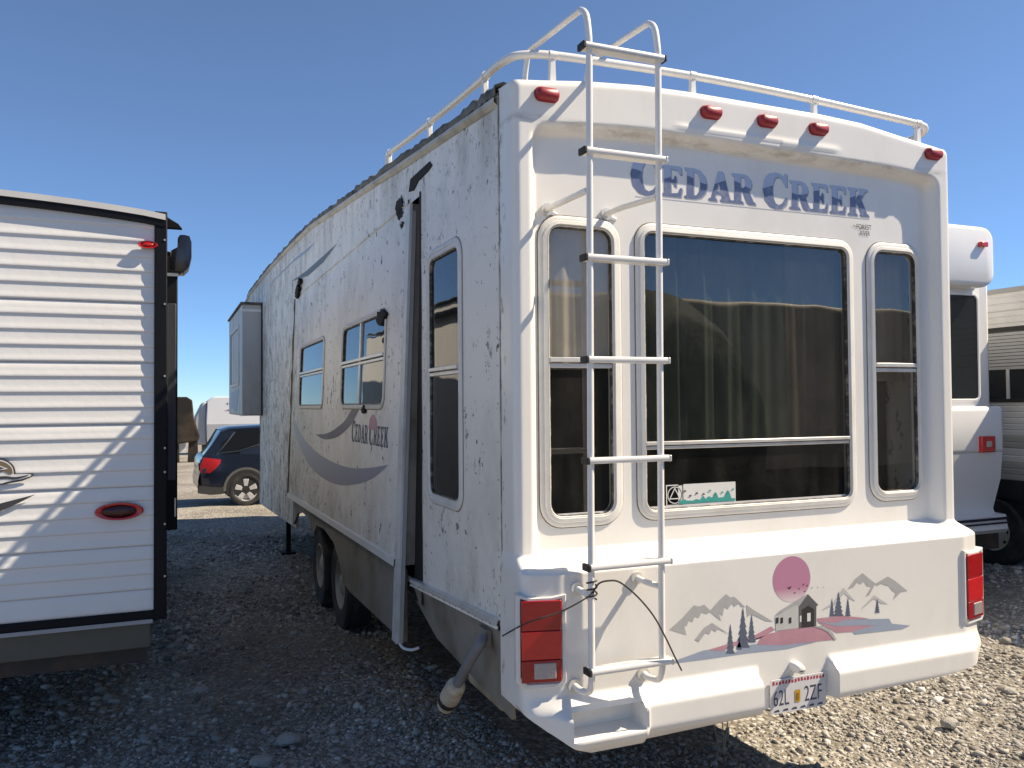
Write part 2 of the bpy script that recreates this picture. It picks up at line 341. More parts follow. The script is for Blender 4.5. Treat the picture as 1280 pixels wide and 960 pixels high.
# ------------------------------------------------------------------ generic pieces
def Trear(Y): return lambda u, v, w=0: Vector((u, Y-w, Z(v)))          # faces the camera side (-Y)
def Tside(X, sh=0.): return lambda u, v, w=0: Vector((X + sh*v - w, u, Z(v)))    # faces the left (-X)
def window(parent, T, x0, x1, z0, z1, r, inset, bars, glassm, curtain=None, back=.10, thick=.016, label=None, inner_r=None):
    """frame > pane, meeting rail, putty line, curtain"""
    loops = []
    for ins, w in ((0, -.004), (0, .007), (.006, .011), (inset*.42, .012), (inset*.48, thick), (inset*.8, thick+.003), (inset*.9, thick*.5), (inset*.93, thick*.8), (inset, thick*.6), (inset, -.03)):
        rr = max(.02, r-ins); loops.append([T(a, b, w) for a, b in rrect(x0+ins, x1-ins, z0+ins, z1-ins, rr)])
    m = MB(); m.loft(loops); fo = m.build('window', TRIM, parent, sm=True, angle=35)
    if label: fo['label'] = label
    gi = inset; gx0, gx1, gz0, gz1 = x0+gi, x1-gi, z0+gi, z1-gi; rr = max(.02, r-gi)
    MB().loft([[T(a, b, w) for a, b in rrect(gx0-e, gx1+e, gz0-e, gz1+e, rr+e)] for e, w in ((.004, thick*.6+.0015), (-.0045, thick*.45), (-.005, -.01))]).build('gasket', GASKET, fo, sm=True)
    zc = [gz0] + [b[0] for b in bars if b[1] == 'h'] + [gz1]; full = rrect(gx0, gx1, gz0, gz1, rr)
    vs = [b for b in bars if b[1] == 'v']; xc = [gx0] + [b[0] for b in vs] + [gx1]
    def clip(P, ax, lo, hi):
        for s, lim in ((1, lo), (-1, -hi)):
            Q = []
            for i in range(len(P)):
                a, b = P[i], P[(i+1) % len(P)]; da, db = s*a[ax]-lim, s*b[ax]-lim
                if da >= 0: Q.append(a)
                if (da >= 0) != (db >= 0): t = da/(da-db); Q.append((a[0]+(b[0]-a[0])*t, a[1]+(b[1]-a[1])*t))
            P = Q
        return P
    for i in range(len(zc)-1):
        for j in range(len(xc)-1):
            P = clip(clip(full, 1, zc[i], zc[i+1]), 0, xc[j], xc[j+1])
            if len(P) > 2: MB().poly([P], lambda a, b, k=i: T(a, b, -.004-.003*k)).build('pane', glassm, fo)
    for b in bars:
        h = b[2]
        if b[1] == 'h':
            for dz, wd, hh in ((h*.28, .016, h*.44), (-h*.26, .008, h*.40)):
                MB().prism([(gx0, b[0]+dz-hh/2), (gx1, b[0]+dz-hh/2), (gx1, b[0]+dz+hh/2), (gx0, b[0]+dz+hh/2)], T, -.018, wd).build('meeting_rail', MILL, fo, bevel=.003)
        else: MB().prism([(b[0]-h/2, gz0), (b[0]+h/2, gz0), (b[0]+h/2, gz1), (b[0]-h/2, gz1)], T, -.018, .006).build('mullion', MILL, fo, bevel=.002)
    MB().loft([[T(a, b, w) for a, b in rrect(x0-e, x1+e, z0-e, z1+e, r+e)] for e, w in ((-.002, .0015), (.0045, .0015))]).build('putty_line', GASK, fo)
    if curtain:
        for (c0, c1, k0, k1, cm, amp, wl) in curtain:
            n = max(8, int((c1-c0)/.006)); m = MB(); top = []; bot = []; ph = random.uniform(0, 6)
            for i in range(n+1):
                u = c0+(c1-c0)*i/n; w = -back + amp*(.6+.4*math.sin(u*4.7+ph))*(math.sin(u*6.28/wl+ph+1.4*math.sin(u*5.3)) + .5*math.sin(u*6.28/wl*2.3+1) + .3*math.sin(u*6.28/wl*.41))
                top.append((u, w)); bot.append((u + .3*amp*math.sin(u*9), w*1.0 + .35*amp*math.sin(u*6.28/wl*1.3)))
            m.loft([[T(u, k1, w) for u, w in top], [T(u, (k0+k1)/2, w) for u, w in [((a[0]+b[0])/2, (a[1]+b[1])/2) for a, b in zip(top, bot)]], [T(u, k0, w) for u, w in bot]], closed=False).build('curtain', cm, fo, sm=True, angle=80)
    return fo

# =================================================================== the weathered fifth-wheel trailer
W = 2.44
rv = empty('fifth_wheel_trailer', (W/2, 6, gz(6)), 'weathered white fifth wheel camper with ladder, CEDAR CREEK lettering and mural on its rear', 'camper trailer')
EREC = .064
def top_z(x): return float(np.interp(x, [-.1, 0, .12, .34, .60, .84, 1.2, 1.6, 1.85, 2.1, 2.44, 2.6], [1.31, 1.312, 1.325, 1.352, 1.372, 1.378, 1.376, 1.373, 1.362, 1.330, 1.290, 1.285]))
def lip_z(x): return float(np.interp(x, [0, .1, .3, .6, 1., 1.6, 2.1, 2.33, 2.44], [1.145, 1.148, 1.168, 1.186, 1.187, 1.175, 1.165, 1.145, 1.14]))
def bot_z(x): return float(np.interp(x, [-.08, -.04, .0, .06, .14, .22, .5, 1.1, 2.15, 2.3, 2.42, 2.5], [-1.08, -1.13, -1.20, -1.255, -1.31, -1.345, -1.345, -1.325, -1.292, -1.27, -1.21, -1.12]))
def sdf_rec(x, z):
    x0, x1, z0, z1, r = .07, 2.365, -1.5, lip_z(x), .07
    cx, cz, hx, hz = (x0+x1)/2, (z0+z1)/2, (x1-x0)/2-r, (z1-z0)/2-r
    qx, qz = abs(x-cx)-hx, abs(z-cz)-hz
    return math.hypot(max(qx, 0), max(qz, 0)) + min(max(qx, qz), 0) - r
def cap_y(x, z):
    up = EREC*smooth(-sdf_rec(x, z)/.05)
    # faint stiffening bead along the header
    if z > lip_z(x)+.02:
        up -= .0045*smooth((1.235-z)/.03)*smooth((x-.75)/.05)*smooth((1.72-x)/.05)
    ed = min(x, W-x)
    lo = -.14 + .33*max(0, .125-ed)                                    # angled corners carry the tail lamps
    t = smooth((-.607-z)/.062); y = up*(1-t) + lo*t
    if z < -1.10:                                                      # moulded bumper, open in the middle for the plate
        q = max(0., min(1., (-1.128-z)/.235)); pr = .066*smooth(q/.34)*(1-.75*smooth((q-.62)/.38)**1.5)
        gap = smooth((x-1.042)/.012)*smooth((1.452-x)/.012); endt = smooth((ed+.03)/.20)
        y -= pr*(1-gap)*(.25+.75*endt)
        st = smooth((x-.06)/.06)*smooth((.475-x)/.02)                  # step moulded into the bumper
        y -= .03*st*smooth((-1.16-z)/.05)
        pk = smooth((x-.135)/.012)*smooth((.452-x)/.012)*smooth((z+1.283)/.012)*smooth((-1.182-z)/.012)
        y += pk*.115
    return y
def bulge(z): return .018*smooth((-.60-z)/.07)*(1-.5*smooth((-1.15-z)/.15))
def build_cap():
    xs = list(np.arange(-.0, .50, .01)) + list(np.arange(.50, 1.06, .02)) + list(np.arange(1.06, 1.48, .008)) + list(np.arange(1.48, 2.20, .02)) + list(np.arange(2.20, W+.001, .01))
    zs = list(np.arange(-1.36, -1.10, .006)) + list(np.arange(-1.10, -.69, .02)) + list(np.arange(-.69, -.58, .005)) + list(np.arange(-.58, 1.10, .03)) + list(np.arange(1.10, 1.39, .01))
    holes = [(.175, .487, -.46, .745), (.63, 1.82, -.455, .75), (1.965, 2.262, -.455, .75)]
    xs = sorted(set(round(x, 4) for x in xs) | {h[i] for h in holes for i in (0, 1)}); zs = sorted(set(round(z, 4) for z in zs) | {h[i] for h in holes for i in (2, 3)})
    m = MB(); vid = {}
    nx, nz = len(xs), len(zs)
    def xw(x, z):
        f = 1-smooth(min(x, W-x)/.10); return x + (-1 if x < W/2 else 1)*bulge(z)*f
    cols = [('s', 0, k) for k in range(5)] + [('f', i, 0) for i in range(nx)] + [('s', 1, k) for k in range(4, -1, -1)]
    pos = []
    for z in zs:
        row = []
        for kind, i, k in cols:
            if kind == 'f':
                x = xs[i]; zz = min(max(z, bot_z(x)), top_z(x)); y = cap_y(x, zz)
                rd = max(0, 1-min(x, W-x)/.025); y += .018*rd*rd           # rounded outer corners
                zt = max(0, 1-(top_z(x)-zz)/.03); y += .014*zt*zt
                row.append((xw(x, zz), y, Z(zz)))
            else:
                x = 0 if i == 0 else W; zz = min(max(z, bot_z(x)), top_z(x)); y0 = cap_y(x, zz)+.018
                zt = max(0, 1-(top_z(x)-zz)/.03); y0 += .014*zt*zt
                t = k/5; y = .15 + (y0-.15)*t; e = xw(x, zz); s = -1 if i == 0 else 1
                row.append((e*(t) + (x + s*(.004+bulge(zz)*.55))*(1-t), y, Z(zz)))
        pos.append(row)
    nc = len(cols); vs = [p for r in pos for p in r]; fs = []
    for j in range(nz-1):
        for c in range(nc-1):
            a, b = cols[c], cols[c+1]
            if a[0] == 'f' and b[0] == 'f':
                mx, mz = (xs[a[1]]+xs[b[1]])/2, (zs[j]+zs[j+1])/2
                if any(h[0] < mx < h[1] and h[2] < mz < h[3] for h in holes): continue
            fs.append((j*nc+c, j*nc+c+1, (j+1)*nc+c+1, (j+1)*nc+c))
    # rolled lower edge and roof return
    base = len(vs); vs += [(p[0], p[1]+.10 if cols[i][0] == 'f' else p[1], p[2]+.015) for i, p in enumerate(pos[0])]
    for c in range(nc-1): fs.append((base+c, base+c+1, c+1, c))
    base = len(vs); vs += [(p[0], .16, p[2]+.012) for p in pos[-1]]
    for c in range(nc-1): fs.append(((nz-1)*nc+c, (nz-1)*nc+c+1, base+c+1, base+c))
    m.add(vs, fs); o = m.build('rear_cap', GEL, rv, sm=True, angle=62)
    return o
build_cap()

# side walls, roof, floor
roofY = [.15, 1.3, 2.6, 3.9, 5.1, 6.7, 8.3, 10, 11.6, 12.35]; roofZ = [1.312, 1.415, 1.538, 1.655, 1.762, 1.83, 1.878, 1.90, 1.905, 1.78]
ROOFZ = lambda y: float(np.interp(y, roofY, roofZ))
prof = list(zip(roofY, roofZ)) + [(12.5, 1.5), (12.5, .25), (12.2, -.05), (9.85, -.16), (9.85, -1.46), (6.9, -1.335), (6.1, -1.20), (5.75, -1.10), (3.45, -1.06), (1.5, -1.02), (.15, -.925)]
wz = (.640, 1.205, -.515, .805)
Tw = Tside(0)
hole = rrect(wz[0]+.04, wz[1]-.04, wz[2]+.04, wz[3]-.04, .06)
MB().poly([prof, hole, [(1.335, -.985), (6.0, -.985), (6.0, 1.15), (1.335, 1.15)]], Tw).build('side_wall', WALL, rv)
MB().poly([prof], Tside(W)).build('side_wall', GEL, rv)
m = MB()
for k in range(len(roofY)): pass
m.loft([[Vector((W*t - .0, y, Z(ROOFZ(y) + .065*math.sin(math.pi*t)**.6))) for t in [i/12 for i in range(13)]] for y in roofY], closed=False).build('roof', ROOF, rv, sm=True)
m = MB()                                                              # worn membrane edge and gutter rail
n = 150; rings = []
for i in range(n+1):
    y = .16 + (12.3-.16)*(i/n)**1.35; z = Z(ROOFZ(y)); j = random.uniform(-.008, .020); w = random.uniform(0, .008)
    rings.append([Vector((-.012-w, y, z-.022+j*.5)), Vector((-.016-w, y, z+.008+j)), Vector((.02, y, z+.026+j)), Vector((.10, y, z+.03))])
m.loft(rings, closed=False).build('roof_edge', ROOF, rv, sm=True, angle=80)
m = MB(); m.loft([[Vector((-.002, y, Z(ROOFZ(y))-.024)), Vector((-.022, y, Z(ROOFZ(y))-.026)), Vector((-.024, y, Z(ROOFZ(y))-.045)), Vector((-.004, y, Z(ROOFZ(y))-.062))] for y in np.linspace(.16, 12.2, 40)], closed=False)
m.build('gutter', mat('gutter', (.55, .52, .45), .5, var=.25, scale=6, dirt=(.16, .13, .09), dirt_amt=.8), rv, sm=True)
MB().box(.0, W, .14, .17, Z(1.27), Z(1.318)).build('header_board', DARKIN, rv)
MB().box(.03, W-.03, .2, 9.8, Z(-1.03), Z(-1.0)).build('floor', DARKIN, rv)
MB().box(.25, .33, .1, 9.8, Z(-1.28), Z(-1.03)).build('chassis_beam', STEEL, rv); MB().box(W-.33, W-.25, .1, 9.8, Z(-1.28), Z(-1.03)).build('chassis_beam', STEEL, rv)
MB().poly([[(0, -1.4), (W, -1.4), (W, 1.8), (0, 1.8)]], lambda a, b: Vector((a, 9.9, Z(b)))).build('front_wall', WALL, rv)
MB().poly([[(0, .2), (W, .2), (W, 1.75), (0, 1.75)]], lambda a, b: Vector((a, 12.48, Z(b)))).build('front_wall', WALL, rv)
MB().poly([[(0, 9.85), (W, 9.85), (W, 12.4), (0, 12.4)]], lambda a, b: Vector((a, b, Z(-.12)))).build('overhang_floor', SKIRT, rv)
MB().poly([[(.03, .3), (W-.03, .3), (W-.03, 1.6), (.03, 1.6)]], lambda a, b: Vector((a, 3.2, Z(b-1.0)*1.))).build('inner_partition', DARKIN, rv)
# seam bead between wall and cap
m = MB(); pts = [Vector((-.003+random.uniform(-.0008, .0008), .150+random.uniform(-.0012, .0012), Z(z))) for z in np.linspace(-.93, 1.31, 60)]
m.tube(pts, [random.uniform(.002, .0045) for _ in pts], 6).build('seam_sealant', GASK, rv, sm=True)
MB().box(-.006, .004, .165, .195, Z(-.93), Z(1.30)).build('seam_strip', WALL, rv, bevel=.002)
# rub rail and lower skirt on the short wall behind the slide-out
def railz(y): return -.918 - .062*(y-.2)
m = MB(); m.loft([[Vector((.0, y, Z(railz(y)+.02))), Vector((-.022, y, Z(railz(y)+.016))), Vector((-.026, y, Z(railz(y)-.002))), Vector((-.018, y, Z(railz(y)-.012))), Vector((-.026, y, Z(railz(y)-.02))), Vector((.0, y, Z(railz(y)-.03)))] for y in (.16, 1.5)], closed=False)
m.build('rub_rail', MILL, rv, sm=True)
Y0 = [(.15, -.93), (1.5, -1.01), (1.5, -1.10), (1.15, -1.23), (.62, -1.27), (.15, -1.31)]
MB().prism(Y0, lambda a, b, w: Vector((-.004 - w + .12*max(0, -(b+1.0)), a, Z(b))), -.02, 0).build('skirt', SKIRT, rv)
fa, fb_ = PX(626, 822, .10), PX(584, 850, .10)
MB().box(.10, .36, fa.y, fb_.y, fb_.z-.01, fa.z+.03).build('frame_tube', TAN, rv, bevel=.02)
MB().tube([(.03, fa.y+.12, fa.z+.02), (.12, fa.y+.12, fa.z+.02)], .03, 10).build('frame_tube', TAN, rv)

# rear windows
TR = Trear(EREC)
RW = [window(rv, TR, .130, .520, -.517, .785, .10, .046, [(.168, 'h', .046)], GLASS, [(.17, .50, .16, .76, CURT, .010, .10)], back=.036),
      window(rv, TR, .594, 1.833, -.512, .787, .085, .043, [(-.190, 'h', .036)], GLASSW, [(.62, 1.47, -.2, .74, CURTG, .022, .17), (1.46, 1.80, -.2, .76, CURTB, .018, .15)], back=.06),
      window(rv, TR, 1.922, 2.291, -.500, .793, .10, .046, [(.165, 'h', .046)], GLASS, [(2.0, 2.26, .1, .76, CURTB, .014, .14)])]
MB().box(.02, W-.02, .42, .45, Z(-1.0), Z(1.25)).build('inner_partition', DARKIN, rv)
# stickers inside the lower pane
stk = RW[1]; WHT = mat('white_print', (.70, .70, .68), .5, var=.1, scale=30); TEAL = mat('teal_print', (.03, .33, .30), .5, var=.2, scale=40); BLKP = mat('black_print', (.03, .03, .032), .5, var=.2)
Ts = Trear(EREC+.0025)
q0, q1 = PY(848, 609, EREC), PY(920, 622, EREC); sx0, sx1 = q0.x, q1.x; sz0, sz1 = -.458, -.365
MB().poly([[(sx0, sz0), (sx1, sz0), (sx1, sz1), (sx0, sz1)]], Ts).build('sticker', WHT, stk)
P = [(sx0+.004, sz0+.006)]; 
for i in range(31):
    t = i/30; P.append((sx0+.004+(sx1-sx0-.008)*t, sz0+.016+ (.05 if .38 < t < .92 else .014)*abs(math.sin(i*2.7))*(.6+.4*math.sin(i))))
P.append((sx1-.004, sz0+.006)); MB().poly([P], Trear(EREC+.0015)).build('sticker_print', TEAL, stk)
for i in range(9):
    a = sx0+.02+i*.033+random.uniform(0, .01); b = sz0+random.uniform(.035, .06); MB().poly([[(a, b), (a+.016, b+.002), (a+.012, b+.008), (a+.002, b+.007)]], Trear(EREC+.0005)).build('sticker_print', BLKP if i < 4 else TEAL, stk)
e0, e1 = .742, .832
MB().poly([[(e0, sz0), (e1, sz0), (e1, sz1), (e0, sz1)], [(e0+.005, sz0+.005), (e1-.005, sz0+.005), (e1-.005, sz1-.005), (e0+.005, sz1-.005)]], Ts).build('sticker', WHT, stk)
cx, cz, rr = (e0+e1)/2, (sz0+sz1)/2, .038
circ = lambda r, n=32, ph=0: [(cx+r*math.cos(6.2832*k/n+ph), cz+r*math.sin(6.2832*k/n+ph)) for k in range(n)]
MB().poly([circ(rr), circ(rr-.004)], Ts).build('sticker_print', WHT, stk)
MB().poly([circ(rr-.003, 3, math.pi/2), circ(rr-.012, 3, math.pi/2)], Trear(EREC+.0015)).build('sticker_print', WHT, stk)

# side window in the short wall
window(rv, Tw, wz[0], wz[1], wz[2], wz[3], .10, .052, [(.165, 'h', .046)], GLASSB, None, back=.08, thick=.007)

# marker lamps
def marker(parent, c, w, h, d, m_, T=None):
    x, z = c; mm = MB(); L = []
    for ins, o in ((-.004, 0), (-.004, .006), (0, .007), (.002, d*.7), (h*.22, d)):
        L.append([Vector((a, cap_y(x, z)-o, Z(b))) for a, b in rrect(x-w/2+ins, x+w/2-ins, z-h/2+ins, z+h/2-ins, max(.004, h*.45-ins), 5)])
    mm.loft(L, cap1=True); return mm.build('marker_lamp', m_, parent, sm=True, angle=50)
for c in ((.146, 1.262), (.955, 1.293), (1.267, 1.293), (1.569, 1.292), (2.318, 1.255)): marker(rv, c, .104, .052, .032, REDF)

# lettering
GL = {'E': ([(0,0),(.70,0),(.76,.30),(.68,.30),(.60,.13),(.34,.10),(.34,.44),(.44,.44),(.48,.32),(.54,.32),(.54,.68),(.48,.68),(.44,.56),(.34,.56),(.34,.90),(.58,.87),(.66,.74),(.74,.74),(.72,1),(0,1),(0,.93),(.10,.90),(.10,.10),(0,.07)],),
 'D': ([(0,0),(.40,0),(.62,.06),(.78,.22),(.84,.5),(.78,.78),(.62,.94),(.40,1),(0,1),(0,.93),(.10,.9),(.10,.1),(0,.07)], [(.34,.1),(.46,.13),(.56,.28),(.59,.5),(.56,.72),(.46,.87),(.34,.9)]),
 'A': ([(0,0),(.32,0),(.32,.07),(.24,.10),(.28,.24),(.50,.24),(.54,.10),(.46,.07),(.46,0),(.92,0),(.92,.07),(.84,.1),(.58,1),(.38,1),(.10,.1),(0,.07)], [(.31,.34),(.48,.34),(.39,.66)]),
 'R': ([(0,0),(.44,0),(.44,.07),(.34,.1),(.34,.44),(.42,.42),(.58,.04),(.66,0),(.92,0),(.92,.07),(.84,.10),(.66,.46),(.74,.54),(.78,.70),(.74,.86),(.64,.96),(.5,1),(0,1),(0,.93),(.1,.9),(.1,.1),(0,.07)], [(.34,.54),(.46,.54),(.53,.62),(.54,.72),(.51,.84),(.45,.9),(.34,.9)]),
 'C': ([(.82,.32),(.76,.12),(.62,.0),(.44,-.02),(.24,.03),(.09,.2),(.02,.5),(.09,.8),(.24,.97),(.44,1.02),(.58,1.0),(.68,.93),(.74,1.02),(.80,1.02),(.80,.64),(.73,.64),(.64,.83),(.52,.91),(.42,.86),(.35,.7),(.33,.5),(.35,.3),(.42,.14),(.52,.09),(.64,.15),(.75,.32)],),
 'K': ([(0,0),(.42,0),(.42,.07),(.34,.1),(.34,.40),(.40,.46),(.58,.09),(.54,.07),(.54,0),(.94,0),(.94,.07),(.86,.1),(.60,.62),(.76,.88),(.88,.93),(.88,1),(.5,1),(.5,.93),(.56,.9),(.34,.56),(.34,.9),(.42,.93),(.42,1),(0,1),(0,.93),(.1,.9),(.1,.1),(0,.07)],)}
def word(parent, T, x0, x1, z0, h, matf, shadow=None, flip=False):
    seq = [('C', 1.22, 1.2), ('E', .95, 1), ('D', .95, 1), ('A', .92, 1), ('R', .95, 1), (' ', .45, 1), ('C', 1.22, 1.2), ('R', .95, 1), ('E', .9, 1), ('E', .9, 1), ('K', .95, 1)]
    adv = {'C': .87, 'E': .83, 'D': .90, 'A': .92, 'R': .92, 'K': .94, ' ': .55}
    tot = sum(adv[c]*sx for c, sx, sy in seq) - .02; sc = (x1-x0)/tot; u = x0
    for c, sx, sy in seq:
        if c != ' ':
            loops = [[(u+a*sx*sc*1.0, z0+(b*sy-(sy-1)*.12)*h) for a, b in lp] for lp in GL[c]]
            if shadow: MB().poly([[(a+.006*h/.14, b-.006*h/.14) for a, b in lp] for lp in loops], lambda a, b: T(a, b, .0007)).build('letter_shadow', shadow, parent)
            MB().poly(loops, lambda a, b: T(a, b, .0013)).build('letter', matf, parent)
        u += adv[c]*sx*sc
def two_tone(name, zc, amp, k, axis, lo, hi):
    m, nt, b = newmat(name); g = N(nt, 'ShaderNodeNewGeometry'); sp = N(nt, 'ShaderNodeSeparateXYZ'); nt.links.new(g.outputs['Position'], sp.inputs[0])
    s = N(nt, 'ShaderNodeMath', operation='MULTIPLY'); nt.links.new(sp.outputs[axis], s.inputs[0]); s.inputs[1].default_value = k
    s2 = N(nt, 'ShaderNodeMath', operation='SINE'); nt.links.new(s.outputs[0], s2.inputs[0])
    s3 = N(nt, 'ShaderNodeMath', operation='MULTIPLY_ADD'); nt.links.new(s2.outputs[0], s3.inputs[0]); s3.inputs[1].default_value = amp; s3.inputs[2].default_value = zc
    gt = N(nt, 'ShaderNodeMath', operation='GREATER_THAN'); nt.links.new(sp.outputs[2], gt.inputs[0]); nt.links.new(s3.outputs[0], gt.inputs[1])
    c = mix(nt, gt.outputs[0], lo, hi); c = mix(nt, ramp(nt, noise(nt, 40, 4), [(.5, 0.), (.75, .25)]), c, (.5, .52, .55)); nt.links.new(c, b.inputs['Base Color']); b.inputs['Roughness'].default_value = .4; return m
LET = two_tone('blue_lettering', Z(1.005), .016, 24, 0, (.115, .155, .28), (.40, .49, .66)); SHD = mat('letter_shade', (.33, .35, .42), .5, var=.1)
let = tag(MB().poly([[(.60, .899), (1.95, .904), (1.95, .9065), (.60, .9015)]], lambda a, b: TR(a, b, .0008)).build('lettering', SHD, rv), 'blue two-tone CEDAR CREEK lettering')
word(let, TR, .572, 1.945, .917, .138, LET, SHD)
def text(parent, s, T, x, z, h, m_, sx=1., name='lettering', off=.003):
    cu = bpy.data.curves.new('t', 'FONT'); cu.body = s; cu.size = 1; ob = bpy.data.objects.new('t', cu); COL.objects.link(ob)
    bpy.context.view_layer.update(); me = bpy.data.meshes.new_from_object(ob.evaluated_get(bpy.context.evaluated_depsgraph_get()))
    bpy.data.objects.remove(ob); mm = MB(); mm.add([T(x+v.co.x*h*1.4*sx, z+v.co.y*h*1.4, off) for v in me.vertices], [tuple(p.vertices) for p in me.polygons]); return mm.build(name, m_, parent)
text(rv, 'by', TR, 1.842, .862, .011, BLKP, .9); text(rv, 'FOREST', TR, 1.862, .852, .025, BLKP, .82); text(rv, 'RIVER', TR, 1.886, .822, .022, BLKP, .82)

# mural on the lower panel
YL = -.1435
def px_poly(pts, Y=YL):
    return [(p.x, p.z-H0) for p in (PY(a, b, Y) for a, b in pts)]
GREYP = mat('grey_print', (.42, .42, .42), .5, var=.12, scale=30); BLUEP = mat('blue_print', (.30, .36, .46), .5, var=.12, scale=25); SLATE = mat('slate_print', (.10, .125, .18), .5, var=.2, scale=40)
PINKP = mat('pink_print', (.52, .27, .33), .5, var=.25, scale=14); LGREY = mat('pale_grey_print', (.52, .52, .51), .5, var=.1, scale=30); DGREY = mat('dark_grey_print', (.11, .11, .115), .5, var=.15, scale=30)
def fade_mat(name, c0, c1, z0, z1):
    m, nt, b = newmat(name); g = N(nt, 'ShaderNodeNewGeometry'); sp = N(nt, 'ShaderNodeSeparateXYZ'); nt.links.new(g.outputs['Position'], sp.inputs[0])
    r = N(nt, 'ShaderNodeMapRange'); r.inputs[1].default_value = Z(z0); r.inputs[2].default_value = Z(z1); nt.links.new(sp.outputs[2], r.inputs[0]); nt.links.new(mix(nt, r.outputs[0], c0, c1), b.inputs['Base Color']); b.inputs['Roughness'].default_value = .4; return m
SUNP = fade_mat('fading_pink_print', (.80, .79, .76), (.50, .22, .33), -.905, -.82)
def Tm(w): return lambda a, b: Vector((a, -.1402-w*.32, Z(b)))
zm = lambda x, y: (820+x/3.0476, 660+y/3.0476)                            # mural tracing scale
def mz(pts, w, m_, name, parent, holes=()): return MB().poly([px_poly([zm(*q) for q in pts])] + [px_poly([zm(*q) for q in h]) for h in holes], Tm(w)).build(name, m_, parent)
mural = mz([(50,515),(180,468),(230,460),(300,475),(360,445),(470,435),(560,440),(615,434),(500,462),(350,478),(200,500),(75,516)], .0015, BLUEP, 'mural', rv); mural['label'] = 'printed mural of mountains, pines, pink sun and covered bridge'
mz([(200,465),(275,443),(380,408),(440,375),(455,388),(400,420),(385,445),(480,447),(615,432),(690,425),(655,390),(600,372),(500,385),(430,405),(330,440),(250,470)], .0022, PINKP, 'hill', mural)
mz([(410,435),(440,405),(520,388),(600,376),(640,395),(655,415),(560,428),(500,440)], .003, PINKP, 'hill', mural)
mz([(615,345),(720,335),(815,345),(720,352),(700,365),(840,372),(760,395),(690,400),(620,360)], .0022, PINKP, 'hill', mural)
mz([(620,360),(690,362),(720,350),(890,346),(900,365),(970,372),(940,385),(760,405),(750,395),(840,370),(690,374)], .003, BLUEP, 'lake', mural)
c0 = PY(*zm(519, 195), YL); sr = .148
MB().poly([[(c0.x + .104*math.cos(t), (c0.z-H0) + .100*math.sin(t)) for t in [R(k) for k in range(0, 360, 6)]]], Tm(.0012)).build('sun_disc', SUNP, mural)
mz([(52,388),(100,345),(145,295),(165,300),(185,292),(212,318),(195,328),(175,322),(165,342),(150,338),(140,360),(128,352),(118,375),(108,372),(118,408)], .0015, GREYP, 'mountain', mural)
mz([(205,318),(240,278),(268,252),(285,265),(300,262),(342,302),(325,300),(318,288),(300,300),(292,288),(275,310),(262,300),(255,335),(240,322),(250,355)], .0018, GREYP, 'mountain', mural)
mz([(345,292),(372,312),(448,357),(420,355),(380,335),(360,330),(350,340)], .0021, GREYP, 'mountain', mural)
mz([(150,425),(185,380),(215,362),(285,408),(240,385),(228,395),(215,385),(205,405),(190,400),(165,435)], .0024, GREYP, 'mountain', mural)
mz([(730,235),(760,195),(788,172),(838,212),(815,255),(800,262),(822,225),(805,222),(795,205),(780,215),(768,208),(755,225)], .0015, GREYP, 'mountain', mural)
mz([(838,212),(885,185),(910,200),(960,240),(935,245),(905,275),(915,248),(900,238),(890,222),(875,218),(860,212),(842,222)], .0018, GREYP, 'mountain', mural)
mz([(630,315),(680,280),(715,228),(762,280),(740,270),(720,250),(700,270),(690,290),(650,308)], .0021, LGREY, 'mountain', mural)
mz([(780,312),(832,256),(885,290),(860,288),(832,270),(810,290)], .0024, LGREY, 'mountain', mural)
def pine(x, yt, yb, w):
    P = []; n = 6
    for k in range(n+1): t = k/n; y = yt+(yb-yt)*t; P += [(x-w*t*.5, y), (x-w*t*.5*.55-.5, y+1)]
    Q = [(2*x-a, b) for a, b in P][::-1]; mz(P+Q, .0034, SLATE, 'pine', mural)
for a in ((285, 365, 478, 34), (333, 303, 455, 52), (366, 330, 435, 34), (318, 420, 462, 24), (672, 268, 335, 20), (697, 243, 335, 40), (733, 265, 335, 22), (845, 270, 322, 20)): pine(*a)
br = mz([(455,338),(545,285),(545,382),(458,392)], .0034, LGREY, 'covered_bridge', mural)
mz([(452,336),(545,285),(580,252),(566,258),(470,318)], .0040, GREYP, 'bridge_roof', mural); mz([(455,334),(470,318),(570,255),(580,253),(545,300),(540,292)], .0044, GREYP, 'bridge_roof', mural)
mz([(545,300),(580,252),(620,294),(612,298),(612,374),(545,382)], .0048, DGREY, 'bridge_portal', mural)
mz([(556,312),(580,296),(604,310),(604,375),(556,380)], .0054, BLKP, 'bridge_opening', mural); mz([(577,325),(590,323),(590,355),(577,357)], .006, WHT, 'bridge_window', mural); mz([(549,335),(555,334),(555,358),(549,359)], .006, WHT, 'bridge_window', mural)
for a in (463, 480, 512): mz([(a-5, 343), (a+5, 340), (a+5, 362), (a-5, 365)], .0056, BLKP, 'bridge_window', mural)
mz([(600,376),(640,372),(675,400),(688,425),(680,426),(655,396),(632,384)], .0054, GREYP, 'road', mural)
for x, y, s in ((510, 228, 9), (546, 232, 5), (563, 215, 5), (577, 220, 5), (530, 247, 5), (568, 241, 5), (595, 228, 4), (618, 227, 3), (640, 226, 3)):
    mz([(x-s, y-s*.6), (x-s*.2, y+s*.1), (x, y-s*.3), (x+s*.9, y-s*.8), (x+s*.3, y+s*.5), (x-s*.3, y+s*.6)], .003, BLKP, 'bird', mural)

